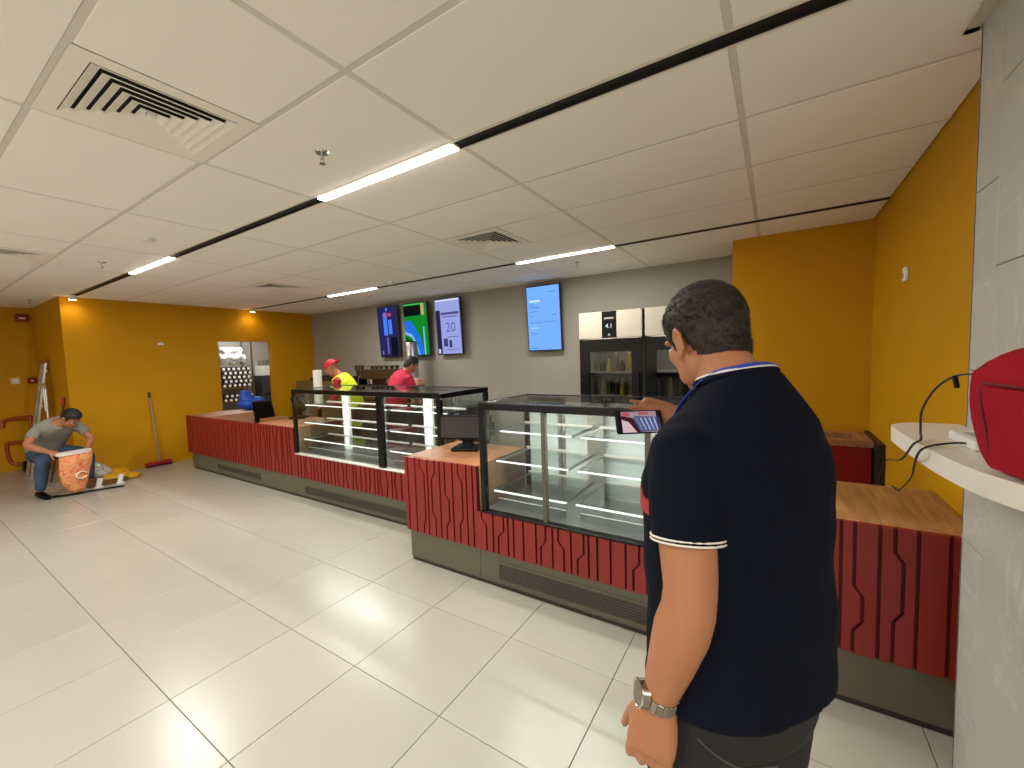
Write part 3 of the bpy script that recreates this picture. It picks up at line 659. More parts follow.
# blue plastic bag on a low table behind the counter
BX, BY, BZ = -8.12, 3.76, .79
t = empty('side_table', (BX, BY, 0), label='small dark table behind the counter under the blue bag', cat='table')
obj('table_top', box(BX-.28, BX+.28, BY-.26, BY+.26, BZ-.03, BZ, bev=.004), mat('brown_laminate', (150, 110, 76), .55), t)
for q in (-1, 1):
    for w in (-1, 1): obj('leg', box(BX+q*.25-.018, BX+q*.25+.018, BY+w*.23-.018, BY+w*.23+.018, 0, BZ-.03), STEEL, t)
b = nb(); random.seed(3)
ell(b, (BX, BY+.02, BZ+.11), ((.16, 0, 0), (0, .24, 0), (0, 0, .11))); ell(b, (BX, BY-.06, BZ+.2), ((.1, 0, 0), (0, .13, 0), (0, 0, .14))); ell(b, (BX, BY+.14, BZ+.13), ((.1, 0, 0), (0, .1, 0), (0, 0, .10)))
cyl(b, (BX, BY-.07, BZ+.20), (BX, BY-.10, BZ+.37), .12, .04, 12)
b = fuse(b, .014, 3)
for v in b.verts:
    if v.co.z > BZ+.02: v.co += v.normal*.022*mnoise.noise(v.co*9)+v.normal*.008*mnoise.noise(v.co*26)
    v.co.z = max(v.co.z, BZ+.001)
obj('plastic_bag', b, mat('blue_polythene', (24, 86, 206), .3, var=.35, vscale=14), label='crumpled bright blue plastic bag before the doorway', cat='bag', smooth=False)

# ================================================================== STOCKROOM BEYOND THE DOORWAY
t = empty('stock_rack', (-10.4, 4.5, 0), label='metal rack of paper cups seen through the doorway', cat='shelf rack')
for x in (-10.6, -10.15):
    for y in (4.13, 4.80): obj('rack_post', box(x-.015, x+.015, y-.015, y+.015, 0, 2.2), STEEL, t)
for z in (.3, .80, 1.12, 1.64): obj('rack_shelf', box(-10.6, -10.15, 4.13, 4.80, z-.02, z), STEEL, t)
CUPW = mat('white_paper_cup', (236, 234, 228), .6); CUPD = mat('dark_cup_inside', (52, 48, 46), .7)
cm = {}
def cup_stack(y, z, lab, grp):
    t = empty('cup_stack', (-10.28, y, z), label=lab, cat='cup stack', group=grp)
    for nm, key, ma in (('cup_sleeve', 's', CUPD), ('cup_rim', 'r', CUPD), ('cup_lid', 'm', CUPW)):
        if key not in cm:
            b = nb()
            if key == 's': cyl(b, (-.25, 0, .045), (.16, 0, .045), .036, .042, 14)
            if key == 'r': tube(b, [(.16, .041*math.cos(a), .045+.041*math.sin(a)) for a in [k*math.pi/6 for k in range(12)]], .005, 6, close=True)
            if key == 'm': cyl(b, (.158, 0, .045), (.163, 0, .045), .030, n=12)
            bmesh.ops.recalc_face_normals(b, faces=b.faces[:])
            cm[key] = bpy.data.meshes.new(nm); b.to_mesh(cm[key]); b.free()
        obj(nm, None, ma, t, me=cm[key])
for zz, rows, lab in ((1.121, 5, 'dark cup stack with a white lid on the middle shelf of the stockroom rack'), (.801, 2, 'dark cup stack with a white lid on the lower shelf of the stockroom rack')):
    for r_ in range(rows):
        for k in range(6): cup_stack(4.20+.1*k+.03*(r_ % 2), zz+.092*r_, lab, 'paper cup stacks on the rack')
t = empty('cup_carton_bag', (-10.35, 4.46, 1.642), label='large clear bag of white cups on the top rack shelf', cat='bag')
b = nb()
for k in range(5): ell(b, (-10.35+.02*(k % 2), 4.24+.11*k, 1.76+.03*(k % 2)), ((.18, 0, 0), (0, .08, 0), (0, 0, .12)), 10, 8)
for k in range(4): ell(b, (-10.36, 4.29+.115*k, 1.93), ((.16, 0, 0), (0, .075, 0), (0, 0, .1)), 10, 8)
obj('bag_film', fuse(b, .02, 2), mat('milky_film', (232, 232, 230), .3, var=.75, vscale=16), t, smooth=True)
t = empty('office_cabinet', (-10.4, 5.35, 0), label='dark grey drawer cabinet in the stockroom under the white box', cat='cabinet')
DG = mat('dark_grey_cabinet', (58, 58, 62), .45)
obj('cabinet_body', box(-10.7, -10.2, 5.02, 5.75, 0, 1.35, bev=.006), DG, t)
for z in (.1, .5, .92): dd = obj('drawer', box(-10.2, -10.185, 5.04, 5.73, z, z+.37, bev=.003), DG, t); obj('drawer_handle', box(-10.185, -10.17, 5.3, 5.46, z+.3, z+.315), STEEL, dd)
t = empty('paper_box', (-10.45, 5.35, 1.352), label='open white box of papers on the stockroom cabinet', cat='box')
obj('box_body', box(-10.62, -10.25, 5.08, 5.62, 1.351, 1.58, bev=.003), WHITEP, t)
obj('papers', bx(bx(nb(), -10.55, -10.3, 5.12, 5.32, 1.581, 1.72), -10.5, -10.35, 5.4, 5.58, 1.581, 1.7), mat('printed_papers', (130, 128, 126), .7, var=.5, vscale=12), t)
t = empty('added_stockroom_lamp', (-9.8, 4.4, ZC), label='unseen ceiling lamp added to light the stockroom beyond the doorway', cat='ceiling lamp')  # added lamp, never in view, to light the stockroom
obj('lamp_body', box(-10.1, -9.5, 4.2, 4.6, ZC-.03, ZC-.002), WHITEP, t); obj('lamp_diffuser', box(-10.08, -9.52, 4.22, 4.58, ZC-.034, ZC-.0305), LAMPM, t); area('lamp_light', (-9.8, 4.4, ZC-.04), .5, .3, 30, (1, .97, .93), t)

# ================================================================== RIGHT BACK CORNER
t = empty('bin_cabinet', (.15, 4.43, 0), label='dark red cabinet with an open wooden top in the mustard corner', cat='cabinet')
obj('cabinet_body', box(-.30, .645, 4.22, 4.655, .06, .80), mat('dark_red_panel', (140, 16, 14), .4), t)
obj('kick_plate', box(-.28, .62, 4.27, 4.655, 0, .06), TOE, t)
b = nb(); bx(b, -.31, .655, 4.205, 4.30, .80, .85); bx(b, -.31, .655, 4.56, 4.657, .80, .85); bx(b, -.31, -.2, 4.30, 4.56, .80, .85); bx(b, .56, .655, 4.30, 4.56, .80, .85)
obj('wooden_rim', b, WOOD, t); obj('sunken_tray', box(-.2, .56, 4.30, 4.56, .801, .806), mat('dark_tray', (48, 30, 24), .6), t)
obj('tray_partition', box(.2, .22, 4.30, 4.56, .806, .85), STEEL, t)
obj('side_panel', box(.658, .693, 4.02, 4.655, .04, .865), mat('black_laminate', (26, 22, 18), .5), t)
t = empty('wall_sensor', (.694, 3.56, 2.0), label='small white device on the mustard wall near the marble column', cat='wall device')
obj('device_body', box(.672, .694, 3.53, 3.59, 2.0, 2.09, bev=.006), WHITEP, t); obj('device_mark', box(.671, .673, 3.545, 3.575, 2.02, 2.05), mat('rust_mark', (180, 90, 60), .6), t)

# ================================================================== SHELF AT THE COLUMN, BAG, CABLES
SZ = 1.31
out = [(.570, 2.13), (.46, 2.125), (.40, 2.10), (.365, 2.04), (.36, 1.95), (.362, 1.75), (.368, 1.58), (.378, 1.47), (.395, 1.37), (.43, 1.27), (.475, 1.17), (.52, 1.08), (.570, .99)]
pts = bez([(x, y, SZ-.055) for x, y in out], 3)
b = prism(nb(), pts, (0, 0, .055))
bmesh.ops.bevel(b, geom=[e for e in b.edges if abs(e.verts[0].co.z-e.verts[1].co.z) < 1e-5], offset=.004, segments=2, affect='EDGES')
t = empty('bar_shelf', (.5, 1.6, SZ-.055), label='white rounded shelf fixed to the marble column', cat='shelf')
obj('shelf_slab', b, WHITES, t)
for y in (1.25, 1.9): obj('shelf_bracket', prism(nb(), [(.5705, y-.01, SZ-.056), (.45, y-.01, SZ-.056), (.5705, y-.01, SZ-.16)], (0, .02, 0)), STEEL, t)

t = empty('backpack', (.45, 1.25, SZ), label='red fabric backpack standing on the white shelf', cat='bag')
BAGM = mat('red_bag_fabric', (154, 14, 32), .85, var=.12, vscale=9, bump=.12, bscale=500, spec=.15)
BAGD = mat('red_bag_seam', (96, 10, 22), .8)
BH = .285
def bag_ring(k, ins=0, y0=1.10, y1=1.40, x0=.405, x1=.495):
    ya = y0+.03*max(0, k-.75)*4; yb = y1 + .05*math.sin(min(1, k)*math.pi*.72) - .30*max(0, k-.78)
    xa = x0 - .012*math.sin(k*math.pi) + .12*max(0, k-.8)
    return ering(((xa+x1)/2, (ya+yb)/2, SZ+.002+k*BH), ((x1-xa)/2-ins, 0, 0), (0, (yb-ya)/2-ins, 0), 40, 5)
zs = [0, .03, .12, .25, .4, .55, .68, .78, .87, .93, .97, 1.0]
ins = [.018, .004, 0, 0, 0, 0, 0, 0, 0, .004, .012, .03]
obj('bag_body', loft(nb(), [bag_ring(z, i) for z, i in zip(zs, ins)]), BAGM, t, smooth='auto')
obj('side_seam', tube(nb(), bez([(.399, 1.345, SZ+.02), (.394, 1.36, SZ+.10), (.396, 1.385, SZ+.18), (.41, 1.395, SZ+.245)], 6), .0035, 6), BAGD, t)
obj('pocket_zip', tube(nb(), bez([(.393, 1.375, SZ+.203), (.391, 1.28, SZ+.201), (.391, 1.13, SZ+.199)], 4), .0035, 6), BAGD, t)
obj('front_pocket', loft(nb(), [[V((x_, y_, z_)) for y_, z_ in ((1.13, SZ+.02), (1.32, SZ+.02), (1.335, SZ+.11), (1.355, SZ+.195), (1.13, SZ+.195))] for x_ in (.402, .382)]), BAGM, t)
obj('carry_loop', tube(nb(), bez([(.455, 1.28, SZ+BH-.004), (.455, 1.26, SZ+BH+.03), (.455, 1.20, SZ+BH+.03), (.455, 1.18, SZ+BH-.004)], 5), .008, 8), BAGD, t)
obj('zip_puller', bx(bx(nb(), .438, .446, 1.443, 1.455, SZ+.175, SZ+.20), .432, .441, 1.445, 1.465, SZ+.165, SZ+.18), mat('pale_metal_puller', (206, 190, 160), .3, metal=.7), t)
obj('strap_buckle', box(.446, .461, 1.435, 1.45, SZ+.18, SZ+.21, bev=.003), BLACKP, t)
t.matrix_basis = M4.Translation((.41, 1.40, 0)) @ M4.Rotation(R(13), 4, 'Z') @ M4.Translation((-.41, -1.40, 0)) @ t.matrix_basis
t = empty('charger', (.49, 1.72, SZ), label='white charger block on the shelf beside the red backpack', cat='charger')
obj('charger_body', box(.455, .535, 1.60, 1.80, SZ+.0005, SZ+.028, bev=.006, seg=2), WHITEP, t); obj('charger_mark', box(.475, .515, 1.68, 1.76, SZ+.028, SZ+.0285), mat('pale_grey_print', (170, 170, 168), .6), t)
obj('charger_plug', box(.47, .50, 1.575, 1.60, SZ+.004, SZ+.02, bev=.003), WHITEP, t)
CABM = mat('black_cable', (34, 26, 22), .5)
b = tube(nb(), bez([(.44, 1.445, SZ+.205), (.43, 1.52, SZ+.215), (.412, 1.60, SZ+.205), (.39, 1.66, SZ+.165), (.375, 1.71, SZ+.097), (.385, 1.765, SZ+.025), (.372, 1.70, SZ+.008), (.348, 1.665, SZ-.002), (.345, 1.75, SZ-.06), (.395, 2.1, SZ-.145), (.45, 2.58, SZ-.25), (.53, 3.15, .90), (.60, 3.7, .62), (.62, 3.95, .1), (.60, 3.98, .02)], 8), .0032, 6)
obj('cable', b, CABM, label='black cable looping up from the shelf edge to the top of the red backpack', cat='cable')
b = tube(nb(), bez([(.485, 1.602, SZ+.012), (.45, 1.66, SZ+.012), (.40, 1.64, SZ+.008), (.36, 1.60, SZ+.003), (.347, 1.61, SZ-.02), (.38, 1.80, SZ-.10), (.46, 2.20, SZ-.22), (.515, 2.55, .965), (.53, 2.78, CT+.022), (.535, 2.90, CT+.006), (.538, 2.935, CT-.03), (.54, 2.96, .5), (.5, 3.1, .02)], 8), .0032, 6)
obj('cable', b, CABM, label='lower black cable running from the white charger down behind the worktop', cat='cable')
obj('cable_tag', cyl(nb(), (.412, 1.595, SZ+.204), (.412, 1.575, SZ+.178), .006), BLACKP, label='small black plug end hanging on the upper cable', cat='plug')

# ================================================================== LEFT CORNER THINGS
def wallbox(name, lab, cat, x, y0, y1, z0, z1, ma, strip):
    t = empty(name, (x, (y0+y1)/2, z0), label=lab, cat=cat)
    obj('device_body', box(x, x+.06, y0, y1, z0, z1, bev=.012, seg=2), ma, t)
    obj('device_window', box(x+.0595, x+.063, y0+.04, y1-.04, z0+(z1-z0)*.35, z0+(z1-z0)*.55), strip, t)
REDF = mat('fire_red_plastic', (140, 22, 16), .4)
wallbox('fire_sounder', 'dark red fire alarm sounder high on the far left wall', 'alarm', XFL, 1.38, 1.53, 2.44, 2.56, REDF, mat('white_strip', (230, 220, 210), .4))
wallbox('fire_call_point', 'red fire call point on the far left wall below the sounder', 'alarm', XFL, 1.44, 1.545, 1.42, 1.52, REDF, mat('white_strip', (230, 220, 210), .4))
t = empty('light_switch', (XFL, 1.27, 1.44), label='pale square light switch on the far left wall', cat='switch')
obj('switch_plate', box(XFL, XFL+.012, 1.27, 1.37, 1.42, 1.52, bev=.003), mat('pinkish_plate', (226, 190, 160), .5), t); obj('switch_rocker', box(XFL+.012, XFL+.018, 1.295, 1.345, 1.445, 1.495), WHITEP, t)
t = empty('wall_tag', (XL, 2.67, 1.98), label='small white tag on the mustard wall left of the doorway', cat='tag')
obj('tag_plate', box(XL+.0005, XL+.012, 2.63, 2.71, 1.985, 2.025, bev=.003), WHITEP, t); obj('tag_wire', tube(nb(), bez([(XL+.012, 2.65, 2.0), (XL+.02, 2.67, 2.03), (XL+.012, 2.70, 2.0)], 4), .004, 6), WHITEP, t)
# push broom
t = empty('push_broom', (XL+.08, 2.48, 0), label='push broom with red head leaning on the mustard wall', cat='broom')
obj('broom_head', box(XL+.04, XL+.11, 2.32, 2.66, .03, .085, bev=.012), mat('red_broom_plastic', (140, 26, 22), .5), t)
b = nb()
for k in range(30): bx(b, XL+.045+.02*(k % 3), XL+.06+.02*(k % 3), 2.325+.0112*k, 2.334+.0112*k, .0, .032)
obj('bristles', b, mat('red_bristles', (110, 24, 20), .8), t)
obj('broom_handle', cyl(nb(), (XL+.08, 2.50, .08), (XL+.02, 2.46, 1.16), .013), mat('grey_handle', (150, 130, 110), .4), t)
obj('handle_grip', cyl(nb(), (XL+.021, 2.461, 1.13), (XL+.016, 2.457, 1.22), .017), mat('dark_red_grip', (70, 20, 16), .5), t)
t = empty('wiper_pole', (XL-.28, YRET-.05, 0), label='dark pole with red tip standing beside the wall corner', cat='pole')
obj('pole_shaft', cyl(nb(), (XL-.26, YRET-.22, .0), (XL-.24, YRET-.02, 1.12), .014), mat('dark_pole', (60, 46, 36), .5), t); obj('pole_tip', cyl(nb(), (XL-.241, YRET-.03, 1.1), (XL-.239, YRET-.016, 1.22), .019), mat('red_tip', (150, 30, 24), .5), t)
# ladder
t = empty('stepladder', (-9.75, 1.4, 0), label='folded silver stepladder leaning in the left corner', cat='ladder')
ALU = mat('aluminium', (200, 200, 196), .3, metal=.8)
LX = -9.78
for dx in (0, .30): obj('ladder_rail', prism(nb(), [(LX+dx, 1.22, 0), (LX+dx+.05, 1.22, 0), (LX+dx+.05+(.05-dx)*.3, 1.50, 1.74), (LX+dx+(.05-dx)*.3, 1.50, 1.74)], (0, .025, 0)), ALU, t)
for k in range(6):
    z = .25+.27*k; obj('ladder_rung', box(LX+.02, LX+.33-.012*k, 1.235+.161*z, 1.285+.161*z-.02, z, z+.03), ALU, t)
obj('ladder_cap', box(LX+.0, LX+.29, 1.475, 1.535, 1.74, 1.775, bev=.004), mat('red_brown_cap', (150, 70, 40), .5), t)
obj('support_loop', tube(nb(), bez([(LX+.42, 1.45, .3), (LX+.42, 1.46, 1.2), (LX+.40, 1.46, 1.36), (LX+.34, 1.46, 1.42), (LX+.30, 1.46, 1.36), (LX+.3, 1.46, 1.0)], 5), .016, 8), ALU, t)
# red tubular hand truck
t = empty('hand_truck', (-10.4, 1.2, 0), label='red tubular hand truck behind the stooping worker', cat='hand truck')
RT = mat('red_brown_tube', (150, 60, 28), .4)
obj('truck_frame', tube(nb(), bez([(-10.25, 1.40, .12), (-10.45, 1.30, .10), (-10.52, 1.18, .14), (-10.52, 1.15, .40), (-10.48, 1.19, .47), (-10.25, 1.40, .48)], 5), .028, 8), RT, t)
obj('truck_handle', tube(nb(), bez([(-10.52, 1.13, .72), (-10.52, 1.15, .82), (-10.45, 1.22, .86), (-10.25, 1.40, .88)], 5), .028, 8), RT, t)
obj('truck_upright', tube(nb(), [(-10.25, 1.40, .12), (-10.25, 1.40, .88)], .024, 8), RT, t); obj('truck_plate', box(-10.4, -10.1, 1.26, 1.46, .03, .045), RT, t)
for y in (1.28, 1.45): obj('truck_wheel', cyl(nb(), (-10.2, y-.02, .09), (-10.2, y+.02, .09), .09, n=20), BLACKP, t)

# ================================================================== PEOPLE
def lerp(a, b, t): return V(a)*(1-t)+V(b)*t
def hand(bm, wrist, d, n, w, curl=(.5, .6, .5), s=1.0, spread=.06, thumb=(.6, .7, .3), fc=None):
    """palm and five fingers: d finger direction, n palm-facing normal, w towards the thumb"""
    d = V(d).normalized(); n = V(n); n = (n-d*n.dot(d)).normalized(); w0 = V(w); w = d.cross(n).normalized()
    if w.dot(w0) < 0: w = -w
    W = V(wrist)
    rings = [(0, .030, .020), (.03, .038, .019), (.06, .043, .017), (.09, .043, .014), (.102, .038, .010)]
    loft(bm, [ering(W+d*q*s, w*a*s, n*c*s, 16, 2.6) for q, a, c in rings])
    for i, (o, L) in enumerate(((.032, .072), (.011, .08), (-.011, .075), (-.031, .060))):
        cu = fc[i] if fc else curl
        p = W+(d*.092+w*o)*s; ang = 0; pts = [p-d*.02*s, p]; rr = [.0095*s, .0098*s]
        dd = (d+w*(o*spread*40)).normalized()
        for k, f in enumerate((.45, .3, .25)):
            ang += cu[k]; v = dd*math.cos(ang)+n*math.sin(ang)
            p = p+v*L*f*s; pts.append(p); rr.append((.0090, .0082, .0066)[k]*s)
        tube(bm, pts, rr, 10); ell(bm, pts[-1], [V((rr[-1], 0, 0)), V((0, rr[-1], 0)), V((0, 0, rr[-1]))], 10, 6)
    p = W+(d*.025+w*.026)*s; v = (d*thumb[0]+w*thumb[1]+n*thumb[2]).normalized()
    pts = [p, p+v*.042*s]; v2 = (v+d*.5).normalized(); pts += [pts[-1]+v2*.032*s, pts[-1]+v2*.057*s]
    tube(bm, pts, [.015*s, .0115*s, .0105*s, .0075*s], 10); ell(bm, pts[-1], [V((.0075*s, 0, 0)), V((0, .0075*s, 0)), V((0, 0, .0075*s))], 10, 6)
def head(bm, H, s=1.0):
    def e(c, a, n=18): ell(bm, H @ (V(c)*s), [H.to_3x3() @ (V(q)*s) for q in ((a[0], 0, 0), (0, a[1], 0), (0, 0, a[2]))], n, 12)
    e((0, -.012, .03), (.077, .096, .088)); e((0, .022, -.03), (.066, .07, .088)); e((0, .056, -.088), (.034, .034, .027))
    for q in (-1, 1):
        e((q*.034, .02, -.075), (.03, .05, .032)); e((q*.04, .055, -.02), (.023, .023, .026)); e((q*.055, -.0, -.06), (.016, .03, .03))
        e((q*.076, -.010, -.018), (.006, .017, .028), 12); e((q*.077, -.003, -.042), (.007, .010, .012), 10)
        tube(bm, [H @ (V((q*.078, .004, -.006))*s)]+[H @ (V((q*(.082+.004*math.sin(a)), -.013-.020*math.sin(a), -.014+.032*math.cos(a)))*s) for a in [R(w_) for w_ in range(0, 170, 20)]]+[H @ (V((q*.078, -.002, -.046))*s)], .0052*s, 8)
        e((q*.03, .078, .022), (.026, .014, .009), 10)
    e((0, .090, -.03), (.014, .016, .012)); tube(bm, [H @ (V((0, .080, .012))*s), H @ (V((0, .096, -.026))*s)], [.008*s, .011*s], 8)
    e((0, .086, -.060), (.024, .012, .007), 10); e((0, .084, -.069), (.02, .012, .008), 10)
def face_bits(root, H, s, hairm):
    for q in (-1, 1):
        b = ell(nb(), H @ (V((q*.031, .080, .002))*s), [H.to_3x3() @ (V(a)*s) for a in ((.014, 0, 0), (0, .009, 0), (0, 0, .0075))], 12, 8)
        o = obj('eye', b, mat('eye_white', (225, 220, 212), .3), root, local=True, smooth=True)
        b = ell(nb(), H @ (V((q*.031, .0875, .002))*s), [H.to_3x3() @ (V(a)*s) for a in ((.006, 0, 0), (0, .003, 0), (0, 0, .006))], 10, 6)
        obj('iris', b, mat('iris_dark', (40, 26, 18), .2), o, local=True, smooth=True)
        obj('eyebrow', tube(nb(), [H @ (V(p)*s) for p in ((q*.014, .094, .024), (q*.032, .092, .030), (q*.048, .080, .025))], [.003*s, .004*s, .002*s], 6), hairm, root, local=True)
    obj('mouth', tube(nb(), [H @ (V(p)*s) for p in ((-.02, .090, -.064), (0, .0985, -.063), (.02, .090, -.064))], [.0015*s, .0035*s, .0015*s], 6), mat('lip', (150, 84, 72), .5), root, local=True)
def hairline(y):
    P = [(-.12, -.098), (-.075, -.094), (-.050, -.07), (-.032, -.03), (-.012, .018), (.008, .012), (.018, -.022), (.034, -.022), (.042, .028), (.062, .050), (.085, .066), (.12, .07)]
    for (a, za), (b, zb) in zip(P, P[1:]):
        if y <= b: return za+(zb-za)*max(0, (y-a))/(b-a)
    return .07
def hair_shell(H, s=1.0, lift=.007, seed=1):
    b = nb(); c = V((0, -.012, .03)); n, k = 72, 56; lim = {}
    ax = V((.077+lift, .096+lift, .088+lift)); rows = []
    for j in range(k+1):
        u = j/k; th = math.pi*.60*min(1, u/.72); dn = max(0, (u-.72)/.28); row = []
        for i in range(n):
            ph = 2*math.pi*i/n; p = V((math.sin(th)*math.cos(ph)*ax.x, math.sin(th)*math.sin(ph)*ax.y, math.cos(th)*ax.z))+c
            if dn: p.x *= 1-.24*dn; p.y = (p.y-c.y)*(1-.20*dn)+c.y; p.z -= .10*dn
            row.append(p)
        rows.append(row)
    outer = {}; inner = {}
    fs = []
    for j in range(k):
        for i in range(n):
            q = [(j, i), (j, (i+1) % n), (j+1, (i+1) % n), (j+1, i)]
            cen = sum((rows[a][c2] for a, c2 in q), V((0, 0, 0)))/4
            if cen.z > hairline(cen.y)+.0015*mnoise.noise(cen*40): fs.append(q)
    cnt = {}
    for q in fs:
        for a in range(4):
            e = (q[a], q[(a+1) % 4]); cnt[tuple(sorted(e))] = cnt.get(tuple(sorted(e)), 0)+1
    def vo(key):
        if key not in outer:
            p = rows[key[0]][key[1]]; d = (p-c).normalized(); edge = min(1, max(.15, (p.z-hairline(p.y))/.03))
            outer[key] = b.verts.new(H @ ((p-d*lift*(1-edge)*.9+d*.0035*mnoise.noise(p*90)*edge)*s))
        return outer[key]
    def vi(key):
        if key not in inner:
            p = rows[key[0]][key[1]]; d = (p-c).normalized(); inner[key] = b.verts.new(H @ ((p-d*(lift+.008))*s))
        return inner[key]
    for q in fs:
        for fn, qq in ((vo, q), (vi, q[::-1])):
            u = []
            for key in qq:
                v = fn(key)
                if v not in u: u.append(v)
            if len(u) > 2:
                try: b.faces.new(u)
                except ValueError: pass
        for a in range(4):
            e = (q[a], q[(a+1) % 4])
            if cnt[tuple(sorted(e))] == 1: b.faces.new((vo(e[0]), vi(e[0]), vi(e[1]), vo(e[1])))
    bmesh.ops.remove_doubles(b, verts=b.verts[:], dist=.0004)
    return b, rows, c
def strands(H, s, rows, c, count, seed, L=.012):
    rnd = random.Random(seed); b = nb(); k = 0
    while k < count:
        j = rnd.randrange(1, len(rows)-1); i = rnd.randrange(len(rows[0])); p = rows[j][i]+V((rnd.uniform(-.004, .004), rnd.uniform(-.004, .004), rnd.uniform(-.003, .003)))
        if rnd.random() > math.sin(math.pi*.6*min(1, j/(len(rows)-1)/.72))+.05: continue
        if p.z < hairline(p.y)+.002: continue
        d = (p-c).normalized(); edge = min(1, max(.2, (p.z-hairline(p.y))/.03)); p = p-d*.004-d*.006*(1-edge)
        flow = (V((0, -.6, -.5)) if p.z < .08 else V((.25, .75, -.1)))+V((rnd.uniform(-.4, .4), rnd.uniform(-.4, .4), rnd.uniform(-.3, .3)))
        flow = (flow-d*flow.dot(d)).normalized(); ln = L*rnd.uniform(.6, 1.2)*(.45+.55*edge)
        side = d.cross(flow)*.0008; tip = p+flow*ln+d*(.004*edge)
        vs = [b.verts.new(H @ (q*s)) for q in (p+side, p-side, p+d*.0012, tip)]
        for f in ((0, 1, 3), (1, 2, 3), (2, 0, 3)): b.faces.new([vs[q] for q in f])
        k += 1
    return b
def arm(bm, sh, el, wr, r):
    sh, el, wr = V(sh), V(el), V(wr)
    pts = [sh, lerp(sh, el, .3), lerp(sh, el, .65), lerp(sh, el, .92), lerp(el, wr, .08), lerp(el, wr, .28), lerp(el, wr, .6), lerp(el, wr, .9), wr]
    rr = [1.0, 1.04, 1.0, .90, .92, .97, .82, .64, .60]
    tube(bm, pts, [r*q for q in rr], 16); ell(bm, sh, [V((r*1.02, 0, 0)), V((0, r*1.02, 0)), V((0, 0, r*1.02))])
def leg(bm, hip, kn, an, r, grow=0):
    hip, kn, an = V(hip), V(kn), V(an)
    pts = [hip, lerp(hip, kn, .35), lerp(hip, kn, .75), lerp(hip, kn, .96), lerp(kn, an, .06), lerp(kn, an, .3), lerp(kn, an, .7), an]
    rr = [1.0, .95, .75, .66, .64, .66, .5, .42]
    tube(bm, pts, [r*q+grow for q in rr], 18); ell(bm, hip, [V((r, 0, 0)), V((0, r, 0)), V((0, 0, r))])
def torso(bm, rings, grow=0):
    P = [V(r[0]) for r in rings]; out = []
    for i, (p, hw, hd) in enumerate(rings):
        tg = (P[min(i+1, len(P)-1)]-P[max(i-1, 0)]).normalized(); y = tg.cross(V((1, 0, 0))).normalized()
        out.append(ering(p, V((hw+grow, 0, 0)), y*(hd+grow), 28, 2.35))
    loft(bm, out)
def shoe(an, fwd, L=.27):
    an = V(an); f = V((fwd[0], fwd[1], 0)).normalized(); sd = V((f.y, -f.x, 0)); z0 = an.z-.085
    b = nb(); rr = []
    for q, w, h in ((-.07, .028, .05), (-.06, .036, .085), (0, .042, .09), (.06, .045, .07), (.12, .047, .052), (.17, .04, .042), (.20, .022, .028)):
        c = an+f*q; rr.append([V((c.x, c.y, z0))+sd*w*math.cos(t)+V((0, 0, h*.5+h*.5*math.sin(t))) for t in [2*math.pi*i/14 for i in range(14)]])
    loft(b, rr); return b
def figure(root, J, skin, shirt, trouser, voxel, arm_r=.05, leg_r=.09, sleeve=.62, hands=None, head_s=1.0, shirt_grow=.012, fold=.006, shoes=None, hem=None, long_sleeve=None):
    b = nb(); torso(b, J['torso'], -.004); head(b, J['H'], head_s)
    hc = J['H'].translation; nk = V(J['neck']); hm = J['H']
    tube(b, [nk-(hc-nk)*.2-V((0, 0, .02)), nk, lerp(nk, hm @ V((0, -.02, -.04)), .6), hm @ V((0, -.02, 0))], [.064*head_s, .062*head_s, .058*head_s, .06*head_s], 16)
    for s in 'LR':
        arm(b, J['sh'+s], J['el'+s], J['wr'+s], arm_r); leg(b, J['hip'+s], J['kn'+s], J['an'+s], leg_r)
        hd = (hands or {}).get(s)
        if hd: hand(b, J['wr'+s], **hd)
        else: ell(b, V(J['wr'+s]), [V((.04, 0, 0)), V((0, .04, 0)), V((0, 0, .05))])
    body = obj('body', fuse(b, voxel, 5), skin, root, local=True, smooth=True)
    b = nb(); torso(b, J['torso'], shirt_grow)
    for s in 'LR':
        sh, el = V(J['sh'+s]), V(J['el'+s])
        if sleeve:
            e2 = lerp(sh, el, sleeve); tube(b, [lerp(sh, el, -.1), lerp(sh, el, .25), e2], [arm_r*1.0+.005, arm_r*1.10+.008, arm_r*1.08+.009], 20)
            ell(b, sh, [V((arm_r*1.1+.004, 0, 0)), V((0, arm_r*1.15+.006, 0)), V((0, 0, arm_r*1.0+.004))])
    b = fuse(b, voxel*1.15, 5)
    for v in b.verts:
        p = v.co; v.co = p+v.normal*(fold*mnoise.noise(V((p.x*7, p.y*7, p.z*11)))+fold*.5*mnoise.noise(V((p.x*17+3, p.y*17, p.z*9))))
    sh_o = obj('shirt', b, shirt, root, local=True, smooth=True)
    b = nb(); hL, hR = V(J['hipL']), V(J['hipR']); pc = (hL+hR)/2
    tr = J['torso'][0]; torso(b, [(pc-V((0, .0, .10)), tr[1]*.8, tr[2]*.85), (pc, tr[1]*.98, tr[2]*1.0), (V(tr[0])*.5+pc*.5+V((0, 0, .06)), tr[1]*.98, tr[2]*1.0)] if hem is None else hem)
    for s in 'LR': leg(b, J['hip'+s], J['kn'+s], lerp(J['kn'+s], J['an'+s], .97), leg_r, .014)
    b = fuse(b, voxel*1.3, 4)
    for v in b.verts:
        p = v.co; v.co = p+v.normal*fold*1.2*mnoise.noise(V((p.x*9, p.y*9, p.z*14)))
    obj('trousers', b, trouser, root, local=True, smooth=True)
    for s in 'LR': obj('shoe', shoe(J['an'+s], J.get('toe'+s, (0, 1)), .27), shoes or BLACKP, root, local=True, smooth='auto')
    return body, sh_o
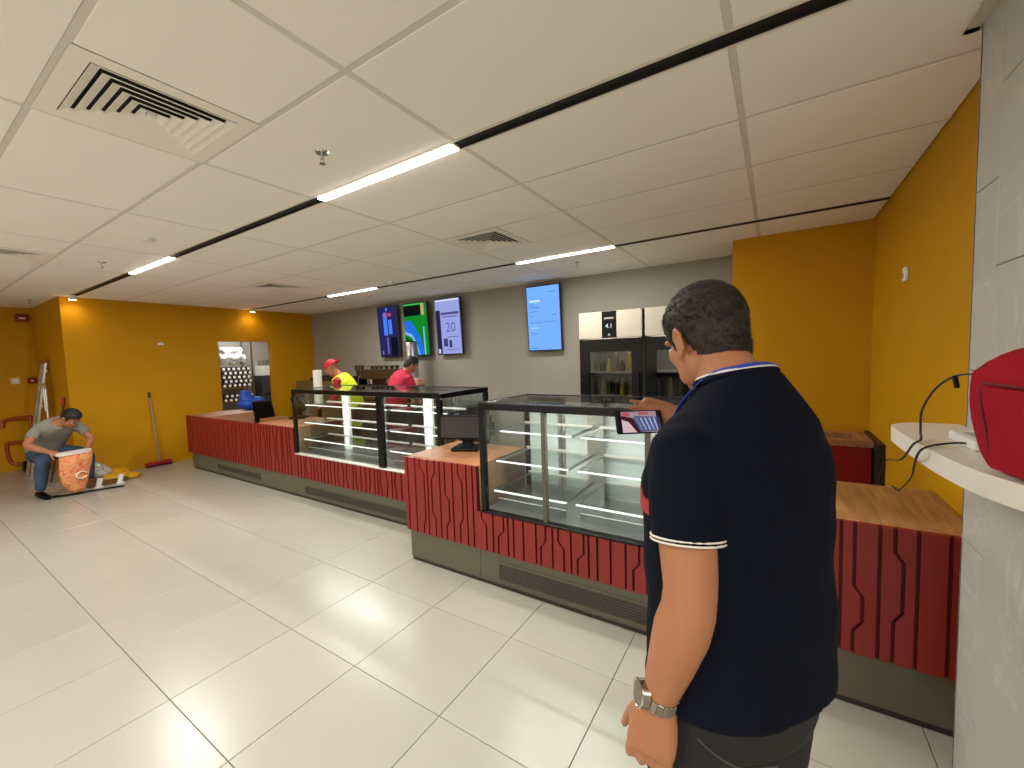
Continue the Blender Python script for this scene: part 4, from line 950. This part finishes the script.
def HM(c, yaw=0, pitch=0, roll=0):
    return M4.Translation(c) @ M4.Rotation(yaw, 4, 'Z') @ M4.Rotation(roll, 4, 'Y') @ M4.Rotation(-pitch, 4, 'X')

SKIN = mat('light_tan_skin', (166, 110, 76), .52, var=.10, vscale=9, bump=.03, bscale=140)
SKIN2 = mat('tan_skin', (166, 108, 76), .55, var=.10, vscale=9)
NAVY = mat('navy_cotton', (8, 13, 26), .9, var=.15, vscale=14, bump=.08, bscale=420, spec=.12)
JEAN = mat('charcoal_denim', (27, 27, 28), .9, var=.25, vscale=18, bump=.12, bscale=500)
HAIR = mat('dark_brown_hair', (50, 39, 31), .62, var=.5, vscale=70, spec=.3)

# ---- the man taking a photograph
MC, MRZ = V((-.079, 1.019, 0)), R(52)
man = empty('person', MC, MRZ, label='man in navy T-shirt and blue lanyard photographing the display case with a phone', cat='person')
PL = V((-.352, 1.272, 1.395)); ax = V((.80, .60, -.005)).normalized(); nrm = V((.35, -.62, .28)); nrm = (nrm-ax*nrm.dot(ax)).normalized(); up = nrm.cross(ax)
_mi = WM[man.name].inverted(); _m3 = _mi.to_3x3()
wrist_r = _mi @ (PL+ax*.145+up*.018-nrm*.026)
J = dict(torso=[((0, -.022, .88), .205, .128), ((0, -.022, .97), .203, .126), ((0, -.018, 1.1), .200, .124), ((0, -.010, 1.23), .204, .128), ((0, -.010, 1.33), .206, .128), ((0, -.018, 1.40), .192, .116), ((0, -.024, 1.455), .152, .098), ((0, -.020, 1.50), .105, .080), ((0, -.006, 1.54), .073, .067)],
         neck=(0, -.002, 1.535), H=HM((.018, .098, 1.640), R(-8), R(22), R(-3)),
         shL=(-.166, -.035, 1.405), elL=(-.200, -.090, 1.135), wrL=(-.232, -.035, .905),
         shR=(.160, -.01, 1.400), elR=(.26, .15, 1.19), wrR=tuple(wrist_r),
         hipL=(-.095, 0, .90), hipR=(.095, 0, .90), knL=(-.11, .03, .49), knR=(.11, .02, .49), anL=(-.12, 0, .088), anR=(.12, -.02, .088), toeL=(-.15, 1), toeR=(.15, 1))
hands = {'L': dict(d=(-.16, .06, -1), n=(.75, .65, -.1), w=(-.65, .75, 0), curl=(.25, .45, .35), s=1.14, thumb=(.75, .35, .5)),
         'R': dict(d=_m3 @ (-ax*.97+up*.12), n=_m3 @ nrm, w=_m3 @ up, s=.98, fc=[(-.05, .1, .15), (0, .1, .15), (0, .15, .2), (.05, .2, .2)], thumb=(.95, .22, .2))}
body, shirt = figure(man, J, SKIN, NAVY, JEAN, .0055, arm_r=.054, leg_r=.098, sleeve=.60, hands=hands, head_s=1.03, fold=.005,
                     hem=[((0, 0, .78), .175, .13), ((0, 0, .88), .192, .142), ((0, 0, .98), .188, .14)])
hb, rows, hc_ = hair_shell(J['H'], 1.03); ho = obj('hair', hb, HAIR, man, local=True, smooth=True)
obj('hair_strands', strands(J['H'], 1.03, rows, hc_, 16000, 4), HAIR, ho, local=True, kind='stuff')
face_bits(man, J['H'], 1.03, HAIR)
WHT = mat('white_piping', (214, 208, 200), .8)
for s in 'LR':
    sh, el = V(J['sh'+s]), V(J['el'+s]); d = (el-sh).normalized(); x, y = frame(d)
    for k, f in enumerate((.595, .57)):
        c = lerp(sh, el, f); r = .054*1.08+.0095
        obj('sleeve_piping', tube(nb(), [c+(x*math.cos(a)+y*math.sin(a))*r for a in [q*math.pi/14 for q in range(28)]], .0022, 6, close=True), WHT, shirt, local=True)
tro = [c for c in man.children if c.name.startswith('trousers')][0]
SEAM = mat('denim_stitching', (70, 66, 58), .8)
def seat(a, z, r=.012):
    cx, sy = math.cos(a), math.sin(a); return V((.192*math.copysign(abs(cx)**.85, cx), .142*math.copysign(abs(sy)**.85, sy), z))*1
obj('pocket_seam', tube(nb(), bez([seat(R(186), .90)*1.01, seat(R(205), .845)*1.0, seat(R(235), .80)*1.0, seat(R(262), .79)], 5), .0018, 6), SEAM, tro, local=True)
# crew collar with white inner band
cp = [V((.078*math.cos(a), -.006+.074*math.sin(a), 1.545-.020*math.sin(a))) for a in [q*math.pi/16 for q in range(32)]]
obj('collar', tube(nb(), cp, .0085, 8, close=True), NAVY, shirt, local=True)
obj('collar_band', tube(nb(), [p+V((0, 0, .009)) for p in cp], .0035, 6, close=True), WHT, shirt, local=True)
# red chest stripe, wrapped round the front
def wrap_band(z0, z1, a0, a1, hw, hd, cy, n=24, th=.003):
    b = nb(); rr = []
    for i in range(n+1):
        a = a0+(a1-a0)*i/n; cx, sy = math.cos(a), math.sin(a); cx = math.copysign(abs(cx)**(2/2.35), cx); sy = math.copysign(abs(sy)**(2/2.35), sy)
        rr.append([V((hw*k*cx, cy+hd*k*sy, z)) for k, z in ((1, z0), (1+th/.15, z0), (1+th/.15, z1), (1, z1))])
    loft(b, rr); return b
obj('chest_stripe', wrap_band(1.27, 1.315, R(5), R(175), .2165, .1395, -.010, th=.0012), mat('red_stripe', (150, 40, 46), .8), shirt, local=True)
# lanyard
def ribbon(pts, w, th, nrm):
    b = nb(); rr = []
    for i, p in enumerate(pts):
        d = (pts[min(i+1, len(pts)-1)]-pts[max(i-1, 0)]).normalized(); n = V(nrm(p)).normalized(); s = d.cross(n).normalized(); n = s.cross(d)
        rr.append([p+s*w/2, p+s*w/2+n*th, p-s*w/2+n*th, p-s*w/2])
    loft(b, rr); return b
lp = bez([V(p) for p in ((-.045, .150, 1.16), (-.07, .132, 1.35), (-.084, .07, 1.475), (-.076, -.005, 1.553), (-.045, -.060, 1.573), (0, -.074, 1.578), (.045, -.060, 1.573), (.076, -.005, 1.553), (.084, .07, 1.475), (.07, .132, 1.35), (.045, .150, 1.16))], 5)
obj('lanyard', ribbon(lp, .017, .0018, lambda p: (p.x, p.y+.01, .25 if p.z > 1.5 else .6)), mat('royal_blue_ribbon', (34, 62, 168), .6), man, local=True)
# wristwatch
wr, el = V(J['wrL']), V(J['elL']); d = (wr-el).normalized(); wc = lerp(el, wr, .95); x, y = frame(d)
outw = V((-1, .35, 0)); outw = (outw-d*outw.dot(d)).normalized(); ow2 = d.cross(outw)
WST = mat('watch_steel', (150, 142, 130), .25, metal=1)
wt_ = obj('wristwatch', nb() if False else cyl(nb(), wc+outw*.030, wc+outw*.045, .0265, .025, 24), WST, man, local=True, smooth='auto')
for q in range(18):
    a = 2*math.pi*(q+.5)/18; rad = outw*math.cos(a)+ow2*math.sin(a)
    if math.cos(a) > .90: continue
    tang = d.cross(rad); mt = M4((tang, d, rad)).transposed().to_4x4(); mt.translation = wc+rad*.0345
    obj('bracelet_link', bx(nb(), -.0060, .0060, -.0125, .0125, -.002, .002, bev=.001, mtx=mt), WST, wt_, local=True)
obj('watch_dial', cyl(nb(), wc+outw*.0451, wc+outw*.0457, .022, n=24), mat('watch_dial', (120, 112, 100), .15, metal=.6), wt_, local=True)
obj('watch_bezel', tube(nb(), [wc+outw*.045+(ow2*math.cos(a)+d*math.sin(a))*.024 for a in [k*math.pi/12 for k in range(24)]], .0022, 6, close=True), CHROME, wt_, local=True)
obj('watch_crown', cyl(nb(), wc+outw*.037+d*.025, wc+outw*.037+d*.031, .0035, n=10), WST, wt_, local=True)

# ---- his phone, held level
pm = M4((ax, up, nrm)).transposed().to_4x4(); pm.translation = PL
ph = empty('phone', mtx=pm, label='black phone held sideways showing the display case', cat='phone')
obj('phone_case', bx(nb(), -.074, .074, -.036, .036, -.0085, 0, bev=.006, seg=3), BLACKP, ph, local=True)
sc = obj('phone_screen', bx(nb(), -.056, .066, -.0325, .0325, 0, .0006), emis('phone_base', (176, 150, 160), .75), ph, local=True)
def pg(polys, ma):
    for p in polys: obj('screen_picture', prism(nb(), [(x, y, .0007) for x, y in p], (0, 0, .0003)), ma, sc, local=True)
pg([[(-.056, -.0325), (-.012, -.0325), (-.035, .0), (-.056, .008)]], emis('phone_pink', (222, 190, 196), .85))
pg([[(-.012, -.0325), (.0, -.0325), (-.02, .012), (-.056, .02), (-.056, .008), (-.035, 0)]], emis('phone_maroon', (74, 34, 46), .7))
pg([[(0, -.0325), (.066, -.028), (.066, .012), (.03, .016), (-.015, .018), (-.018, .008)]], emis('phone_slate', (86, 96, 140), .8))
pg([[(.004+.012*k, -.026), (.008+.012*k, -.026), (-.008+.014*k, .012), (-.012+.014*k, .012)] for k in range(5)], emis('phone_pale', (190, 200, 230), .9))
pg([rc(-.052, -.03, .018, .03), rc(.0, .03, .022, .03)], emis('phone_rose', (190, 90, 96), .8)); pg([rc(.055, .066, -.0325, .0325)], emis('phone_dark', (50, 34, 34), .6))

# ---- worker stooping over an orange bag
w1 = empty('person', (-8.22, 1.22, 0), R(-74), label='stooping worker in grey T-shirt and jeans opening an orange bag', cat='person')
J = dict(torso=[((0, -.02, .56), .16, .12), ((0, .06, .68), .158, .118), ((0, .16, .79), .17, .115), ((0, .26, .87), .185, .11), ((0, .33, .915), .16, .09), ((0, .38, .945), .10, .07)],
         neck=(-.01, .40, .95), H=HM((-.05, .50, .99), R(10), R(48)), shL=(-.185, .31, .89), elL=(-.28, .42, .68), wrL=(-.15, .56, .58), shR=(.185, .30, .89), elR=(.33, .36, .70), wrR=(.21, .54, .60),
         hipL=(-.09, -.02, .52), hipR=(.09, -.02, .52), knL=(-.25, .36, .49), knR=(.19, .36, .50), anL=(-.31, .24, .088), anR=(.22, .30, .088), toeL=(-.1, 1), toeR=(.1, 1))
hd1 = {'L': dict(d=(.3, .5, -.6), n=(.8, .2, .2), w=(.3, .6, .4), s=1.0), 'R': dict(d=(-.6, .5, -.4), n=(-.3, -.3, -.8), w=(-.2, .7, -.2), s=1.0)}
figure(w1, J, SKIN2, mat('grey_cotton', (138, 134, 124), .85, var=.1, vscale=8), mat('blue_denim', (62, 80, 108), .85, var=.5, vscale=7), .010, arm_r=.046, leg_r=.085, sleeve=.6, hands=hd1, fold=.006, shirt_grow=.02)
hb, rows, hc_ = hair_shell(J['H'], 1.0, .012); obj('hair', hb, mat('black_hair', (20, 16, 15), .6), w1, local=True, smooth=True)
face_bits(w1, J['H'], 1.0, mat('black_hair', (20, 16, 15), .6))
# orange printed sack in his hands
sk = empty('printed_sack', WM[w1.name] @ V((.035, .66, .05)), R(-74), label='orange printed sack held open by the stooping worker', cat='bag')
rg = []
for z, w, dpt in ((0, .04, .03), (.05, .09, .05), (.14, .125, .06), (.26, .15, .07), (.38, .16, .075), (.50, .165, .07)):
    rg.append(ering((.0+.02*math.sin(z*9), .0, z), (w, 0, 0), (0, dpt, 0), 20, 2.4))
b = loft(nb(), rg)
for v in b.verts: v.co += V((1, 1, 0))*.012*mnoise.noise(v.co*13)
obj('sack_body', b, mat('orange_print', (206, 96, 44), .7, var=1, vscale=34, col2=(226, 168, 116)), sk, local=True, smooth=True)
obj('sack_rim', loft(nb(), [ering((.0, 0, .495), (.172, 0, 0), (0, .076, 0), 20, 2.4), ering((.0, 0, .53), (.172, 0, 0), (0, .078, 0), 20, 2.4)]), mat('white_rim', (226, 214, 206), .6), sk, local=True)
obj('sack_emblem', tube(nb(), bez([V((-.015+.042*math.cos(a)*1.3, .078, .22+.042*math.sin(a))) for a in [R(q) for q in range(-150, 160, 30)]], 3), .012, 6, flat=.5), mat('white_emblem', (240, 228, 214), .7), sk, local=True)
# rubbish on the floor beside him
b = nb(); ell(b, (-8.15, 1.83, 0.06), ((.26, .05, 0), (-.05, .22, 0), (0, 0, .10))); ell(b, (-8.25, 1.72, .05), ((.2, 0, 0), (0, .16, 0), (0, 0, .08))); ell(b, (-8.05, 2.00, 0.03), ((.14, 0, 0), (0, .12, 0), (0, 0, .05)))
b = fuse(b, .02, 2)
for v in b.verts:
    v.co += v.normal*.025*mnoise.noise(v.co*9); v.co.z = max(v.co.z, .001)
obj('plastic_sack', b, mat('yellow_polythene', (206, 150, 22), .4, var=.2, vscale=6), label='crumpled yellow plastic sack on the floor by the wall', cat='bag')
b = nb(); ell(b, (-8.12, 1.62, .20), ((.10, 0, 0), (0, .16, 0), (0, 0, .09))); ell(b, (-8.1, 1.72, .12), ((.12, 0, 0), (0, .12, 0), (0, 0, .10))); ell(b, (-8.1, 1.68, .05), ((.12, 0, 0), (0, .14, 0), (0, 0, .05)))
b = fuse(b, .016, 1)
for v in b.verts:
    v.co += v.normal*.03*mnoise.noise(v.co*16); v.co.z = max(v.co.z, .001)
obj('plastic_wrap', b, mat('clear_wrap', (176, 172, 160), .25, var=.3, vscale=20), label='crumpled pale plastic wrap heaped beside the orange sack', cat='wrapping')
for k, (x, y, a) in enumerate(((-7.80, 1.60, 20), (-7.80, 1.82, 25))):
    t = empty('white_clip', (x, y, 0), R(a), label=('white plastic clip on the floor nearer the orange sack', 'white plastic clip on the floor nearer the yellow sack')[k], cat='clip', group='white clips on the floor')
    obj('clip_jaw', bx(nb(), -.02, .02, -.025, .025, 0, .13, bev=.006, mtx=M4.Rotation(R(-16), 4, 'X')), WHITEP, t, local=True); obj('clip_foot', bx(nb(), -.025, .025, -.03, .05, 0.0, .012), WHITEP, t, local=True)
t = empty('tool_box', (-7.9, 1.72, 0), label='low brown open tool tray behind the white clips', cat='tray')
b = nb(); bx(b, -7.98, -7.86, 1.52, 1.92, 0, .012); bx(b, -7.98, -7.968, 1.52, 1.92, .012, .11); bx(b, -7.872, -7.86, 1.52, 1.92, .012, .07)
obj('tray_body', b, mat('brown_tool_tray', (100, 66, 28), .6), t)
b = nb()
for k in range(6): bx(b, -7.955+.012*k, -7.945+.012*k, 1.54+.03*k, 1.64+.04*k, .0125, .05)
obj('tools', b, mat('dark_tools', (40, 34, 28), .5), t)
t = empty('floor_strip', (-7.65, 1.45, 0), label='thin black plastic strip lying on the floor before the worker', cat='strip')
obj('strip_body', tube(nb(), bez([(-7.70, 1.22, .012), (-7.66, 1.36, .012), (-7.63, 1.50, .012), (-7.57, 1.66, .012), (-7.52, 1.80, .012)], 4), .012, 6), BLACKP, t); obj('strip_end', ell(nb(), (-7.72, 1.2, .016), ((.03, 0, 0), (0, .04, 0), (0, 0, .015))), BLACKP, t)

# ---- worker in a yellow vest behind the farther case
w2 = empty('person', (-5.34, 3.92, 0), R(122), label='worker in red cap and yellow vest bending behind the farther case', cat='person')
J = dict(torso=[((0, 0, .90), .17, .12), ((0, .02, 1.02), .165, .12), ((0, .07, 1.16), .175, .12), ((0, .13, 1.28), .19, .115), ((0, .18, 1.37), .165, .095), ((0, .21, 1.42), .10, .07)],
         neck=(0, .225, 1.44), H=HM((0, .31, 1.525), 0, R(30)), shL=(-.19, .15, 1.33), elL=(-.23, .2, 1.05), wrL=(-.16, .40, .98), shR=(.19, .15, 1.33), elR=(.23, .22, 1.05), wrR=(.14, .42, .98),
         hipL=(-.09, 0, .90), hipR=(.09, 0, .90), knL=(-.1, .02, .48), knR=(.1, .02, .48), anL=(-.11, -.02, .088), anR=(.11, -.02, .088))
hd2 = {q: dict(d=(0, .8, -.5), n=(0, -.4, -.9), w=((.9 if q == 'L' else -.9), .2, 0), s=.98) for q in 'LR'}
figure(w2, J, SKIN2, mat('crimson_cotton', (150, 20, 34), .8), mat('dark_trousers', (44, 40, 44), .85), .011, arm_r=.046, leg_r=.085, sleeve=.95, hands=hd2, fold=.006)
b = nb(); torso(b, [((0, .0, .90), .17, .12), ((0, .02, 1.02), .165, .12), ((0, .07, 1.16), .175, .12), ((0, .13, 1.28), .185, .115), ((0, .175, 1.36), .15, .095), ((0, .2, 1.40), .12, .085)], .026)
b = fuse(b, .014, 3)
obj('vest', b, mat('hi_vis_yellow', (214, 232, 20), .6, var=.12, vscale=10), w2, local=True, smooth=True)
CAPR = mat('red_cap', (196, 24, 44), .7)
Hc = J['H']
b = nb(); rr = []
for q in range(9):
    th = R(88)*q/8; rr.append([Hc @ (V((0, -.012, .022))+V((.089*math.cos(th)*math.cos(a), .108*math.cos(th)*math.sin(a), .106*math.sin(th)))) for a in [k*math.pi/12 for k in range(24)]])
cp_ = obj('cap', loft(b, rr), CAPR, w2, local=True, smooth='auto')
obj('cap_brim', loft(nb(), [[Hc @ V((x, -.012+y, .034+dz-.02*(abs(y)-.09))) for x, y in ((-.075, -.06), (-.07, -.13), (-.035, -.17), (.035, -.17), (.07, -.13), (.075, -.06))] for dz in (0, .006)]), CAPR, cp_, local=True)
face_bits(w2, Hc, 1.0, HAIR)
t = empty('paper_towel', (-5.66, 3.56, 0), label='white paper roll on a stand in front of the worker in the yellow vest', cat='paper roll')
obj('roll', lathe(nb(), [(.001, 1.02), (.06, 1.02), (.06, 1.5), (.001, 1.5)], (-5.66, 3.56, 0), 20), WHITEP, t, smooth='auto'); obj('roll_stand', lathe(nb(), [(.001, 0), (.14, 0), (.14, .03), (.03, .05), (.03, 1.02), (.001, 1.02)], (-5.66, 3.56, 0), 16), BLACKP, t, smooth='auto')

# ---- person in a red shirt at the coffee machines
w3 = empty('person', (-4.87, 4.30, 0), R(-8), label='person in a red shirt bending over the back counter, seen from behind', cat='person')
J = dict(torso=[((0, 0, .90), .175, .125), ((0, .02, 1.03), .175, .125), ((0, .06, 1.17), .19, .125), ((0, .11, 1.29), .20, .12), ((0, .16, 1.37), .17, .10), ((0, .2, 1.43), .10, .07)],
         neck=(.02, .215, 1.445), H=HM((.07, .28, 1.535), R(-20), R(30)), shL=(-.2, .13, 1.33), elL=(-.24, .2, 1.06), wrL=(-.14, .42, 1.0), shR=(.2, .13, 1.33), elR=(.25, .2, 1.06), wrR=(.16, .42, 1.0),
         hipL=(-.09, 0, .90), hipR=(.09, 0, .90), knL=(-.1, .02, .48), knR=(.1, .02, .48), anL=(-.11, -.02, .088), anR=(.11, -.02, .088))
figure(w3, J, SKIN2, mat('raspberry_cotton', (178, 22, 58), .8), mat('dark_trousers', (44, 40, 44), .85), .011, arm_r=.05, leg_r=.088, sleeve=.66, hands=hd2, fold=.006)
hb, rows, hc_ = hair_shell(J['H'], 1.0, .016); obj('hair', hb, mat('black_hair', (20, 16, 15), .6), w3, local=True, smooth=True)
face_bits(w3, J['H'], 1.0, HAIR)
